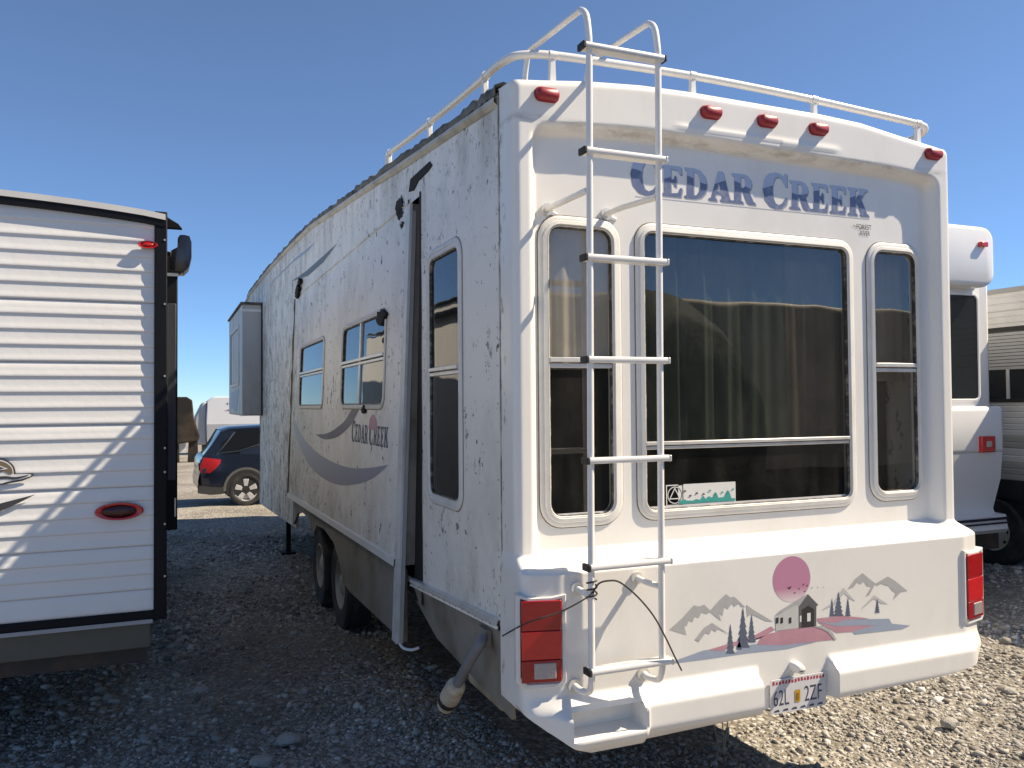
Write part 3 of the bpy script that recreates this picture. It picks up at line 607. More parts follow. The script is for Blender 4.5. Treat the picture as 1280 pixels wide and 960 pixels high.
SCR = mat('screw_head', (.45, .44, .42), .4, .6, var=.3, scale=80)
for y in np.arange(.24, 1.32, .09):
    MB().tube([(-.0255, y, Z(railz(y)-.008)), (-.0285, y, Z(railz(y)-.008))], .0045, 8).build('screw', SCR, rv)
for z in np.arange(-.80, 1.28, .16):
    MB().tube([(-.005, .18, Z(z)), (-.0085, .18, Z(z))], .004, 8).build('screw', SCR, rv)
# tail lamps on the angled corners
def tail_lamp(side):
    th = math.atan(.33)*.78
    if side < 0: o = Vector((.048, cap_y(.045, -.9)-.001, 0)); ud = Vector((math.cos(th), -math.sin(th), 0))
    else: o = Vector((W-.048, cap_y(W-.045, -.9)-.001, 0)); ud = Vector((math.cos(th), math.sin(th), 0))
    nd = Vector((ud.y, -ud.x, 0))
    T = lambda u, v, w: o + ud*u + nd*w + Vector((0, 0, Z(v)))
    def tr(i, x0=-.099, x1=.099, z0=-1.098, z1=-.735): return [(x0+i, z1-i*.9), (x0+i, z0+.03+i), (x0+.035+i*.5, z0+i), (x1-.02-i*.5, z0+i), (x1-i, z0+.02+i), (x1-i, z1-i*.9-.004), (x1*.4, z1-i*.9-.014), (x0*.4, z1-i*.9-.014)]
    L = [[T(a, b, w) for a, b in tr(i)] for i, w in ((-.001, -.03), (0, .01), (.004, .014), (.016, .014), (.019, .009), (.019, -.01))]
    bz = MB().loft(L, cap1=True).build('tail_lamp', MILL if False else TRIM, rv, sm=True, angle=30)
    for z0, z1, m_ in ((-.8745, -.760, REDD), (-.9855, -.8765, REDL), (-1.072, -.9875, REDD)):
        MB().prism([(-.078, z0), (.078, z0), (.080, z1), (-.080, z1)], T, .004, .022).build('lens', m_, bz, bevel=.004)
    MB().prism([(-.030, -1.058), (.056, -1.058), (.056, -.998), (-.030, -.998)], T, .018, .0255).build('reverse_lens', CLR, bz, bevel=.003)
    for k in range(8): MB().prism([(-.026+k*.0105, -1.055), (-.021+k*.0105, -1.055), (-.021+k*.0105, -1.001), (-.026+k*.0105, -1.001)], T, .0250, .0272).build('lens_rib', CLR, bz)
tail_lamp(-1); tail_lamp(1)

# number plate in the gap of the bumper
Tp = Trear(-.146); PLW = mat('plate_white', (.62, .62, .64), .45, .0, var=.08, scale=20); PLR = mat('plate_red', (.45, .03, .05), .5, var=.3, scale=50); PLD = mat('plate_ink', (.05, .055, .08), .5, var=.2); GOLD = mat('gold_sticker', (.55, .30, .02), .5, var=.3, scale=60)
pl = MB().prism(rrect(1.117, 1.424, -1.352, -1.206, .012, 3), Tp, 0, .004).build('license_plate', PLW, rv)
text(pl, '62L', Tp, 1.130, -1.318, .068, PLD, .62, 'character', .0045); text(pl, '2ZF', Tp, 1.300, -1.318, .068, PLD, .66, 'character', .0045)
MB().poly([[(1.249, -1.315), (1.278, -1.315), (1.278, -1.262), (1.249, -1.262)]], lambda a, b: Tp(a, b, .0055)).build('renewal_sticker', GOLD, pl)
MB().poly([[(1.256, -1.305), (1.270, -1.305), (1.270, -1.275), (1.256, -1.275)]], lambda a, b: Tp(a, b, .0065)).build('renewal_sticker', mat('dark_gold', (.30, .14, .01), .5), pl)
for i in range(17):
    a = 1.128+i*.0172; MB().poly([[(a, -1.226+random.uniform(-.004, .002)), (a+.012, -1.227), (a+.011, -1.213), (a+.002, -1.214+random.uniform(-.004, .004))]], lambda a, b: Tp(a, b, .0045)).build('plate_banner', PLR, pl)
for i in range(6): MB().poly([[(1.132+i*.048, -1.344), (1.165+i*.048, -1.344), (1.160+i*.048, -1.334), (1.138+i*.048, -1.337)]], lambda a, b: Tp(a, b, .0045)).build('plate_banner', PLD, pl)
lampm = MB(); lampm.loft([[Vector((a, -.14-o, Z(b)+dz)) for a, b in rrect(1.232-e, 1.272+e, -1.178-e, -1.142+e, .012)] for e, o, dz in ((.004, -.01, 0), (.002, .03, 0), (-.002, .055, -.004), (-.008, .06, -.006))], cap1=True)
lampm.build('plate_lamp', GEL, rv, sm=True)

# ladder
lad = empty('ladder', (.36, -.25, Z(-1.03)), None); lad.parent = rv; lad.matrix_parent_inverse = root_inv(rv); bpy.context.view_layer.update()
lad['label'] = 'white tubular ladder with seven flat rungs'
LY = -.25; RTB = .0132
for i, (xb, xt, zb) in enumerate(((.196, .212, -1.02), (.508, .522, -1.0))):
    X = lambda z: xb + (xt-xb)*(z+1.02)/2.4
    hk = PY(717, 857, -.14) if i == 0 else PY(803, 842, -.14)
    hkz = hk.z-H0
    low = [(hk.x, -.145, hkz+.004), (hk.x+.008, -.175, hkz-.006), (X(-1.08)+.0, -.225, hkz+.0), (X(-1.05), LY, hkz+.045), (X(-.95), LY, -.98)]
    mid = [(X(z), LY, z) for z in np.linspace(-.8, 1.36, 8)]
    up = [(xt, LY+.004, 1.43), (xt, LY+.022, 1.505), (xt, LY+.060, 1.540), (xt, LY+.10, 1.548), (xt, .0, 1.560), (xt, .16, 1.572), (xt, .30, 1.583), (xt, .335, 1.565), (xt, .365, 1.49), (xt, .38, 1.37)]
    pts = [Vector((a, b, Z(c))) for a, b, c in low+mid+up]
    MB().tube(curve(pts, 4), RTB, 12).build('rail', ALU, lad, sm=True, angle=60)
    for z in (.90,): 
        b = PY(683, 262, EREC) if i == 0 else PY(757, 268, EREC); MB().tube([(b.x, EREC-.008, b.z), (b.x+.012, -.06, b.z+.004), (X(.82)-.003, LY+.012, Z(.818))], .0125, 10).build('bracket', ALU, lad, sm=True)
        MB().tube([(b.x, EREC, b.z), (b.x, EREC-.012, b.z)], .026, 14).build('bracket_foot', MILL, lad, sm=True)
        MB().bar((b.x+.014, EREC-.004, b.z-.012), (b.x+.05, EREC-.004, b.z-.022), .008, .018).build('bracket_foot', MILL, lad, bevel=.003)
    b = PY(720, 735, -.14) if i == 0 else PY(795, 722, -.14)
    MB().tube([(b.x, -.145, b.z), (b.x+.01, -.20, b.z-.008), (X(-.75), LY+.01, b.z-.02)], .0125, 10).build('bracket', ALU, lad, sm=True)
    MB().tube([(b.x, -.139, b.z), (b.x, -.153, b.z)], .026, 14).build('bracket_foot', MILL, lad, sm=True)
    MB().tube([(hk.x, -.139, hk.z), (hk.x, -.153, hk.z)], .028, 14).build('bracket_foot', MILL, lad, sm=True)
for k, z in enumerate((1.372, .966, .556, .165, -.220, -.624, -1.016)):
    x0, x1 = .171, .541; y0 = LY-.014
    m = MB(); dy = .044
    m.prism([(y0-.008, z-.004), (y0-.004, z-.012), (y0+dy, z-.012), (y0+dy, z+.010), (y0-.004, z+.012), (y0-.008, z+.006)], lambda a, b, w: Vector((w, a, Z(b))), x0+.016, x1)
    rg = m.build('rung', MILL if k == 0 else ALU, lad, bevel=.002)
    MB().prism([(y0-.010, z-.014), (y0+dy+.002, z-.014), (y0+dy+.002, z+.013), (y0-.010, z+.013)], lambda a, b, w: Vector((w, a, Z(b))), x0+.004, x0+.0175).build('rung_cap', RUB, lad, bevel=.004)
    MB().prism([(y0-.009, z-.013), (y0+dy+.001, z-.013), (y0+dy+.001, z+.012), (y0-.009, z+.012)], lambda a, b, w: Vector((w, a, Z(b))), x1, x1+.010).build('rung_cap', MILL if k else RUB, lad, bevel=.003)

# roof rack rail
rr_ = empty('roof_rail', (.1, .1, Z(1.3)), None); rr_.parent = rv; rr_.matrix_parent_inverse = root_inv(rv); bpy.context.view_layer.update()
XR = .018; sp_ = [PX(a, b, XR) for a, b in ((487, 191), (512, 172.5), (537, 153), (576, 121.5), (606, 96))]
path = [(XR, sp_[0].y+.06, sp_[0].z-H0-.08), (XR, sp_[0].y+.04, sp_[0].z-H0-.02)] + [(XR, q.y, q.z-H0) for q in sp_] + [tuple(PX(a, b, X)-Vector((0, 0, H0))) for a, b, X in ((620, 83.5, .024), (634, 74.5, .045), (650, 69, .085))] + [(.22, .10, 1.478), (.55, .10, 1.488), (.93, .10, 1.493), (1.3, .10, 1.488), (1.64, .10, 1.478), (2.0, .10, 1.462), (2.33, .10, 1.445), (2.41, .12, 1.436), (2.445, .18, 1.425), (2.42, .25, 1.41), (2.30, .30, 1.39)]
MB().tube(curve([(a, b, Z(c)) for a, b, c in path], 5), .0175, 12).build('rail_tube', ALU, rr_, sm=True, angle=60)
for x, y, zt in ((XR, sp_[0].y, sp_[0].z-H0), (XR, sp_[2].y, sp_[2].z-H0), (XR, sp_[4].y, sp_[4].z-H0), (.22, .10, 1.476), (.93, .10, 1.493), (1.64, .10, 1.478), (2.33, .10, 1.445)):
    zb = (ROOFZ(y) if y > .3 else top_z(x)); 
    MB().prism([(-.016, zb-.01), (.016, zb-.01), (.011, zt-.016), (-.011, zt-.016)], lambda a, b, w: Vector((x+a, y+w, Z(b))) if y < .3 else Vector((x+w, y+a, Z(b))), -.012, .012).build('rail_post', ALU, rr_, bevel=.003)
    MB().tube([(x-.016, y, Z(zt)), (x+.016, y, Z(zt))] if y < .3 else [(x, y-.016, Z(zt)), (x, y+.016, Z(zt))], .021, 12).build('rail_clamp', ALU, rr_, sm=True)

# slide-out room
SX, SH = -.052, .037
Tsl = Tside(SX, SH); s0, s1 = 1.50, 6.06; sb, st = -.905, 1.142
A_ = (4.13, 5.53, -.035, .60); B_ = (1.96, 3.35, -.03, .604)
hh = [rrect(q[0]+.03, q[1]-.03, q[2]+.03, q[3]-.03, .05) for q in (A_, B_)]
so_ = MB().poly([[(s0, sb), (s1, sb-.06), (s1, st), (s0, st)]] + hh, Tsl).build('slide_out', WALL, rv); so_['label'] = 'mildewed slide-out room with swoosh graphics'
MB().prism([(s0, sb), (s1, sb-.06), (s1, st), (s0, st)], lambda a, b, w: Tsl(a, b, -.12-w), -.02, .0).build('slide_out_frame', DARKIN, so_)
MB().poly([[(-.02, sb), (.12, sb), (.12, st), (-.02, st)]], lambda a, b: Vector((SX + SH*b + max(a, 0), s0, Z(b)))).build('slide_out_end', SKIRT, so_)
MB().poly([[(s0, 0), (s1, 0), (s1, .14), (s0, .14)]], lambda a, b: Vector((SX + SH*st + b, a, Z(st)))).build('slide_out_top', WALL, so_)
MB().poly([[(s0, 0), (s1, 0), (s1, .14), (s0, .14)]], lambda a, b: Vector((SX + SH*sb + b, a, Z(sb-.06*(a-s0)/(s1-s0))))).build('slide_out_underside', SKIRT, so_)
MB().loft([[Tsl(y, sb+.035-.06*(y-s0)/(s1-s0), .0), Tsl(y, sb+.03-.06*(y-s0)/(s1-s0), .014), Tsl(y, sb-.012-.06*(y-s0)/(s1-s0), .016), Tsl(y, sb-.018-.06*(y-s0)/(s1-s0), 0)] for y in (s0+.06, s1)], closed=False).build('bottom_trim', TRIM, so_)
# end flange hanging below the room, dark seal behind it
MB().prism([(s0-.012, -1.335), (s0+.085, -1.335), (s0+.085, -.90), (s0+.07, st), (s0-.012, st)], Tsl, -.012, .006).build('end_flange', mat('flange_white', (.66, .66, .655), .45, var=.15, scale=5, dirt=(.25, .23, .2), dirt_amt=.6), so_, bevel=.003)
MB().prism([(-1.335, 0), (1.1, 0), (1.1, .03), (-1.335, .03)], lambda a, b, w: Vector((SX + SH*a + b + .004, s0-.01-w, Z(a))), -.004, .0).build('flange_return', mat('return_grey', (.40, .395, .385), .5, var=.2, scale=6), so_)
MB().tube(curve([(SX-.045+.01, s0+.0, Z(-1.33)), (SX-.02, s0-.03, Z(-1.355)), (SX+.02, s0-.06, Z(-1.362)), (SX+.06, s0-.07, Z(-1.352))]), .008, 8).build('hanging_strip', ALU, so_, sm=True)
m = MB(); rings = []
for z in np.linspace(-1.10, 1.17, 14):
    rings.append([Vector((.024+SH*z*.6, s0-.004, Z(z))), Vector((.012, 1.40, Z(z))), Vector((-.004, 1.335+.006*math.sin(z*7), Z(z))), Vector((-.004, 1.318+.004*math.sin(z*9), Z(z)))])
m.loft(rings, closed=False).build('wiper_seal', GUNK, so_, sm=True)
MB().tube([Tsl(s1+.01, z, .004+random.uniform(-.004, .004)) for z in np.linspace(sb-.06, st, 24)], [random.uniform(.006, .014) for _ in range(24)], 6).build('edge_seal', GASK, so_)
window(so_, Tsl, *A_, .10, .034, [(.30, 'h', .05)], GLASSB, None, thick=.005)
window(so_, Tsl, *B_, .10, .034, [(.30, 'h', .05), (2.70, 'v', .045)], GLASSB, None, thick=.005)
# swooshes and small lettering on the slide-out
def sx_poly(pts): return [(p.y, p.z-H0) for p in (PX(a, b, SX) for a, b in pts)]
PURP = mat('plum_print', (.16, .145, .165), .5, var=.25, scale=5, dirt=(.35, .34, .32), dirt_amt=.3); NAVY = fade_mat('navy_print', (.19, .21, .29), (.26, .29, .37), -.62, -.3)
def sw(pts, m_, name, parent=so_, off=.0025): return MB().poly([sx_poly(pts)], lambda a, b: Tsl(a, b, off)).build(name, m_, parent)
cz = lambda L, n=6: [tuple(v) for v in curve(L, n)]
up_ = cz([(396, 543), (412, 541), (430, 528), (440, 512)]); lo_ = cz([(449, 512), (440, 530), (425, 545), (408, 549), (396, 543)])
sw(up_+lo_[:-1], PURP, 'swoosh')
up_ = cz([(368, 524), (376, 540), (392, 560), (412, 574), (438, 584), (462, 585), (488, 581)]); lo_ = cz([(488, 581), (470, 597), (448, 605), (424, 605), (400, 592), (384, 572), (370, 540)])
sw(up_+lo_[1:], NAVY, 'swoosh')
lp = sx_poly([(441, 565), (487, 566), (487, 545), (441, 539)]); ya, yb = lp[0][0], lp[1][0]; zb_ = -.245
LETS = mat('navy_lettering', (.06, .07, .12), .5, var=.2, scale=30)
lw = MB().poly([[(a, b) for a, b in sx_poly([(462, 537), (463, 524), (466, 518), (469, 519), (472, 527), (473, 537)])]], lambda a, b: Tsl(a, b, .002)).build('lettering', PINKP, so_)
word(lw, lambda u, v, w=0: Tsl(ya+(yb-ya)*u, v, w), 0, 1, -.262, .125, LETS)
# torn skin, rot holes
def blot(T, u, v, su, sv, n=18, m_=GUNK, off=.004, parent=rv, name='rot_patch'):
    P = [(u+su*math.cos(6.283*k/n)*random.uniform(.45, 1.1), v+sv*math.sin(6.283*k/n)*random.uniform(.45, 1.1)) for k in range(n)]
    return MB().prism(P, T, 0, off).build(name, m_, parent)
for (x, y, su, sv) in ((491, 256, .10, .07), (492, 268, .07, .035), (495, 280, .05, .025)): p = PX(x, y, SX); blot(Tsl, p.y, p.z-H0, su, sv, parent=so_)
P = [(p.y, p.z-H0) for p in (PX(a, b, 0) for a, b in ((512, 240), (514, 224), (538, 202), (541, 207), (536, 214), (524, 226), (518, 238)))]
MB().prism(P, Tw, 0, .006).build('rot_patch', GUNK, rv)
for (x, y, su, sv) in ((369, 364, .16, .07), (371, 352, .1, .04)): p = PX(x, y, SX); blot(Tsl, p.y, p.z-H0, su, sv, parent=so_, off=.03)
p = PX(476, 395, SX); blot(Tsl, p.y, p.z-H0, .13, .06, parent=so_, off=.024); p = PX(457, 512, SX); blot(Tsl, p.y, p.z-H0, .06, .03, parent=so_, off=.02)
# streaked graphics above the slide-out
for pts, m_ in ((((331, 363), (352, 340), (370, 322), (395, 302), (385, 314), (366, 328), (350, 344)), BLUEP), (((364, 352), (385, 345), (404, 328), (422, 304), (402, 322), (384, 338)), DGREY)):
    MB().poly([[(p.y, p.z-H0) for p in (PX(a, b, 0) for a, b in pts)]], lambda a, b: Tw(a, b, .003)).build('swoosh', m_, rv)
MB().loft([[Tw(y, 1.165+.012, 0), Tw(y, 1.165+.010, .010), Tw(y, 1.165-.006, .010), Tw(y, 1.165-.015, 0)] for y in (1.55, 6.1)], closed=False).build('slide_out_drip', WALL, rv)
# lower skirt with wheel arch
arch = [(1.60, -.95), (6.1, -1.02), (6.1, -1.28), (5.95, -1.22), (5.75, -1.12), (5.4, -1.07), (5.0, -1.09), (4.75, -1.2), (4.6, -1.09), (4.2, -1.07), (3.75, -1.12), (3.5, -1.24), (3.38, -1.37), (3.1, -1.385), (1.60, -1.36)]
MB().prism(arch, lambda a, b, w: Vector((-.035-w, a, Z(b))), -.025, 0).build('skirt', SKIRT, rv)
MB().prism([(6.1, -1.0), (9.85, -1.1), (9.85, -1.46), (6.1, -1.32)], lambda a, b, w: Vector((-.006-w, a, Z(b))), -.03, 0).build('skirt', WALL, rv)

# running gear
def wheel(parent, c, axis, r=.385, wd=.23, rimr=.215, name='wheel', rm=None, hub=0., spokes=0, holes=8):
    ax = Vector(axis).normalized(); e1 = ax.orthogonal().normalized()
    if abs(ax.z) < .5: e1 = Vector((0, 0, 1))
    e2 = ax.cross(e1); c = Vector(c); n = 44
    def ring(rad, o): return [c + ax*o + (e1*math.cos(6.2832*k/n)+e2*math.sin(6.2832*k/n))*rad for k in range(n)]
    t = MB(); h = wd/2
    t.loft([ring(a, b) for a, b in ((rimr*.96, -h*.7), (rimr, -h*.86), (r*.80, -h), (r*.94, -h*.92), (r, -h*.72), (r, -.012), (r*.985, -.010), (r*.985, .010), (r, .012), (r, h*.72), (r*.94, h*.92), (r*.80, h), (rimr, h*.86), (rimr*.96, h*.7))])
    ty = t.build(name, TYRE, parent, sm=True, angle=35)
    MB().loft([ring(rimr*1.0, h*.86), ring(rimr*.94, h*.88), ring(rimr*.90, h*.70), ring(rimr*.86, h*.30), ring(rimr*.60, h*.42), ring(rimr*.5, h*.62), ring(rimr*.22, h*(.62+hub))], cap1=True).build('rim', rm or RIM, ty, sm=True, angle=30)
    if holes:
        for k in range(holes):
            a = 6.2832*k/holes; p = c + (e1*math.cos(a)+e2*math.sin(a))*rimr*.73
            MB().tube([p+ax*h*.30, p+ax*h*.405], rimr*.085, 8).build('vent_hole', RUB, ty)
    if spokes:
        for k in range(spokes):
            for d in (-.13, .13):
                a = 6.2832*k/spokes; q = c + (e1*math.cos(a+d)+e2*math.sin(a+d))*rimr*.93 + ax*h*.80; p = c + (e1*math.cos(a+d*.8)+e2*math.sin(a+d*.8))*rimr*.2 + ax*h*.74
                MB().bar(p, q, .058, .03, ax).build('spoke', rm, ty, bevel=.006)
    return ty
for y in (4.20, 5.22):
    zc = gz(y) + .385
    wheel(rv, (.20, y, zc), (-1, 0, 0), name='wheel', hub=.2)
    wheel(rv, (W-.20, y, zc), (1, 0, 0), name='wheel', hub=.2)
    MB().tube([(.28, y, zc), (W-.28, y, zc)], .045, 10).build('axle', STEEL, rv)
    MB().bar((.30, y-.4, zc+.10), (.30, y+.4, zc+.10), .06, .05).build('leaf_spring', STEEL, rv)
    MB().bar((.30, y+.3, zc+.08), (.29, y+.3, Z(-1.1)), .05, .05).build('leaf_spring', STEEL, rv)
pl_ = PX(349, 685, .25)
for x in (.25, W-.25): MB().box(x-.03, x+.03, 8.6, 8.66, gz(8.6)+.02, Z(-1.2)).build('landing_leg', BLK, rv); MB().box(x-.1, x+.1, 8.53, 8.73, gz(8.6)-.01, gz(8.6)+.02).build('landing_leg', BLK, rv)
# bedroom slide-out near the nose
bs = MB().box(-.285, .05, 9.5, 12.2, Z(-.15), Z(1.47)).build('bedroom_slide_out', mat('aged_panel', (.56, .55, .52), .5, var=.25, scale=3, dirt=(.28, .24, .18), dirt_amt=.8, stretch=(1, 1, .3)), rv, bevel=.02)
window(bs, Tside(-.285), 10.0, 11.7, .30, 1.22, .08, .05, [], GLASSB)
MB().prism([(10.1, .25), (11.6, .22), (11.7, -.02), (10.5, -.1)], lambda a, b, w: Vector((-.287-w, a, Z(b))), 0, .002).build('swoosh', BLUEP, bs)
MB().box(-.30, -.02, 9.485, 9.51, Z(1.36), Z(1.40)).build('drip_cap', ALU, bs); MB().box(-.31, .02, 9.47, 12.25, Z(1.47), Z(1.50)).build('slide_cover', ROOF, bs, bevel=.01)
MB().box(-.02, .0, 9.47, 9.50, Z(-.15), Z(1.5)).build('wiper_seal', RUB, bs)

# shore power cord and plug hanging from the hatch
hp = PX(604, 793, -.02)
MB().box(-.03, .0, hp.y-.055, hp.y+.05, hp.z-.045, hp.z+.03).build('cord_hatch', SKIRT, rv, bevel=.004)
q = [(604, 797, -.04), (600, 806, -.06), (592, 818, -.075), (584, 832, -.085), (577, 845, -.09), (571, 856, -.095)]
cp = [PX(a, b, X) for a, b, X in q]
cord = MB().tube(curve(cp, 4), .023, 12).build('power_cord', mat('grey_cord', (.17, .18, .20), .6, var=.3, scale=20), rv, sm=True)
dd = (cp[-1]-cp[-3]).normalized(); a0 = cp[-1]
MB().tube([a0-dd*.012, a0, a0+dd*.01, a0+dd*.115, a0+dd*.125], [.025, .040, .043, .047, .040], 16).build('plug', mat('cream_plastic', (.55, .49, .39), .5, var=.3, scale=20, dirt=(.18, .13, .08), dirt_amt=.6), cord, sm=True, angle=50)
MB().tube([a0+dd*.118, a0+dd*.128, a0+dd*.150], .046, 16).build('plug_collar', RUB, cord, sm=True, angle=50)
MB().tube([a0+dd*.150, a0+dd*.160, a0+dd*.185], [.040, .044, .040], 16).build('plug_end', TAN, cord, sm=True, angle=50)

# loose wire tied round the ladder
w1 = [PX(628, 795, -.03), PY(660, 778, -.21), PY(700, 765, -.255), PY(732, 748, -.272), PY(741, 740, -.268)]
w2 = [PY(741, 742, -.272), PY(748, 730, -.275), PY(760, 726, -.278), PY(775, 728, -.28), PY(797, 746, -.285), PY(817, 770, -.29), PY(832, 797, -.29), PY(842, 818, -.28), PY(852, 838, -.27)]
m = MB(); m.tube(curve(w1, 6), .0030, 6); m.tube(curve(w2, 5), .0036, 6)
k = PY(740, 740, -.25); m.tube([Vector((k.x+.019*math.cos(t), -.25+.019*math.sin(t), k.z-.03+.012*t/6.28*2.2)) for t in np.linspace(0, 18, 40)], .0036, 6)
tag(m.build('wire', mat('rusty_wire', (.05, .04, .035), .6, .3, var=.4, scale=40), sm=True), 'thin dark wire tied round the ladder of the weathered camper', 'wire')

# =================================================================== striped travel trailer on the left
YT = 1.85; XT = -1.336
lt = empty('travel_trailer', (XT-1.22, YT+3, gz(YT+3)), 'clean white travel trailer with ribbed siding and black corner trim, cut by the left edge', 'camper trailer')
SIDE = mat('white_siding', (.75, .745, .73), .38, var=.04, scale=4, coat=.1, bmp=.0012, dirt=(.60, .58, .53), dirt_amt=.2, stretch=(1, 1, .4)); DGR = mat('dark_graphic', (.05, .05, .055), .4, var=.2)
zb, zt = PY(100, 771, YT).z, PY(196, 281, YT).z
zseam = [PY(150, y, YT).z for y in (775, 739.5, 684, 609, 530, 453, 377.5)]; zseam[0] = zb+.0
tops = zseam[1:] + [zt+.06]
for i, (za, zb2) in enumerate(zip(zseam, tops)):
    ribs = max(1, round((zb2-za)/.082)); L = []
    for r in range(ribs):
        z0 = za + (zb2-za)*r/ribs; z1 = za + (zb2-za)*(r+1)/ribs; d = z1-z0
        L += [(z0, .0), (z0+d*.05, .0050), (z0+d*.12, .0060), (z0+d*.22, .0054), (z0+d*.36, .0030), (z0+d*.52, .0010), (z0+d*.90, .0003)]
    L.append((zb2-.0015, -.004)); 
    mm = MB(); mm.loft([[Vector((x, YT-o, z)) for z, o in L] for x in (XT-2.44, XT-1.6, XT-.8, XT-.012)], closed=False)
    mm.build('siding_panel', SIDE, lt, sm=True, angle=50)
MB().box(XT-2.44, XT-.001, YT+.01, YT+6.5, zb, zt+.03).build('body', SIDE, lt)
MB().loft([[Vector((XT-2.5+2.54*t, y, zt + .055 + .075*math.sin(math.pi*t)**.75)) for t in [i/16 for i in range(17)]] for y in (YT-.03, YT+6.6)], closed=False).build('roof', mat('white_roof', (.70, .70, .68), .6), lt, sm=True)
arc = lambda t: zt + .055 + .075*math.sin(math.pi*t)**.75
MB().loft([[Vector((XT-2.5+2.54*t, YT-.032, arc(t)+.0)), Vector((XT-2.5+2.54*t, YT-.034, arc(t)-.032)), Vector((XT-2.5+2.54*t, YT-.02, arc(t)-.034))] for t in [i/24 for i in range(25)]], closed=False).build('roof_trim', mat('pale_trim', (.55, .55, .54), .5, var=.15, scale=6), lt, sm=True)
MB().loft([[Vector((XT-2.5+2.54*t, YT-.030, arc(t)-.030)), Vector((XT-2.5+2.54*t, YT-.028, arc(t)-.068)), Vector((XT-2.5+2.54*t, YT+.02, arc(t)-.072))] for t in [i/24 for i in range(25)]], closed=False).build('gutter', BLK, lt, sm=True)
MB().poly([[(XT-2.5+2.54*t, arc(t)-.04) for t in [i/24 for i in range(25)]] + [(XT, zt-.05), (XT-2.4, zt-.05)]], lambda a, b: Vector((a, YT+.006, b))).build('roof_gable', SIDE, lt)
MB().box(XT-.016, PY(209, 400, YT).x, YT-.024, YT+.30, zb-.05, zt+.07).build('corner_trim', BLK, lt, bevel=.005)
MB().box(XT-2.44, XT-.0, YT-.02, YT+.02, zb-.042, zb-.002).build('bottom_trim', BLK, lt, bevel=.004)
MB().box(XT-2.44, XT-.02, YT-.018, YT+.02, zb-.066, zb-.045).build('bottom_trim', mat('grey_trim', (.35, .36, .37), .5), lt)
MB().box(XT-2.42, XT-.03, YT+.005, YT+.04, zb-.20, zb-.068).build('rear_apron', mat('olive_apron', (.12, .11, .085), .7, var=.3, scale=5), lt, bevel=.006)
MB().box(XT-2.40, XT-.05, YT+.10, YT+6.3, zb-.30, zb-.09).build('underbelly', STEEL, lt)
def oval_lamp(px, py, rx, rz, name):
    c = PY(px, py, YT); L = []
    for k, o in ((1.0, 0), (1.0, .016), (.94, .024), (.78, .022), (.72, .018)): L.append([Vector((c.x+rx*k*math.cos(t), YT-.014-o, c.z+rz*k*math.sin(t))) for t in np.linspace(0, 6.2832, 33)[:-1]])
    b = MB().loft(L).build(name, REDL, lt, sm=True, angle=35)
    MB().loft([[Vector((c.x+rx*k*math.cos(t), YT-.014-o, c.z+rz*k*math.sin(t))) for t in np.linspace(0, 6.2832, 33)[:-1]] for k, o in ((.73, .012), (.5, .022), (.2, .026))], cap1=True).build('lens', DARKRED if name == 'tail_lamp' else REDL, b, sm=True)
DARKRED = mat('dark_red_lens', (.06, .006, .008), .25, var=.4, scale=60)
oval_lamp(149.5, 638.5, .118, .047, 'tail_lamp'); oval_lamp(185, 307, .050, .021, 'marker_lamp')
# emblem at the left edge and dark pinstripes
def lz(pts, off, m_, name='graphic'): return MB().poly([[(p.x, p.z) for p in (PY(a, b, YT) for a, b in pts)]], lambda a, b: Vector((a, YT-.016-off, b))).build(name, m_, lt)
zz = lambda L: [(x/5.333, 480+y/5.333) for x, y in L]
lz(zz(cz([(-60, 500), (0, 492), (55, 510), (95, 545), (108, 590), (103, 602)], 5) + [(200, 592), (228, 598), (215, 618), (150, 645), (60, 662), (20, 672), (-60, 660)]), 0, DGR)
lz(zz(cz([(-60, 512), (0, 504), (52, 520), (86, 552), (96, 592)], 5) + [(95, 600), (198, 598), (214, 604), (205, 614), (140, 634), (50, 650), (15, 662), (-60, 650)]), .002, SIDE)
lz(zz(cz([(-60, 520), (0, 512), (46, 526), (80, 556), (90, 596)], 5) + [(70, 600), (30, 580), (0, 590), (-60, 600)]), .004, mat('bronze_graphic', (.20, .15, .09), .4, var=.3, scale=30))
lz(zz([(-60, 545), (0, 540), (30, 552), (58, 562), (30, 570), (0, 575), (-60, 580)]), .006, SIDE); lz(zz([(-60, 552), (0, 548), (38, 561), (0, 566), (-60, 570)]), .008, DGR)
lz(zz(cz([(-40, 618), (40, 612), (110, 618), (198, 602)], 5) + cz([(198, 606), (110, 634), (40, 630), (-40, 640)], 5)), .004, DGR)
lz(zz([(-60, 810), (0, 795), (240, 734), (130, 790), (0, 848), (-60, 880)]), 0, DGR)
for py in (300, 380, 470, 560, 590, 655, 720):
    q = PY(206, py, YT-.024); MB().tube([(q.x, YT-.022, q.z), (q.x, YT-.028, q.z)], .006, 8).build('screw', SCR, lt)
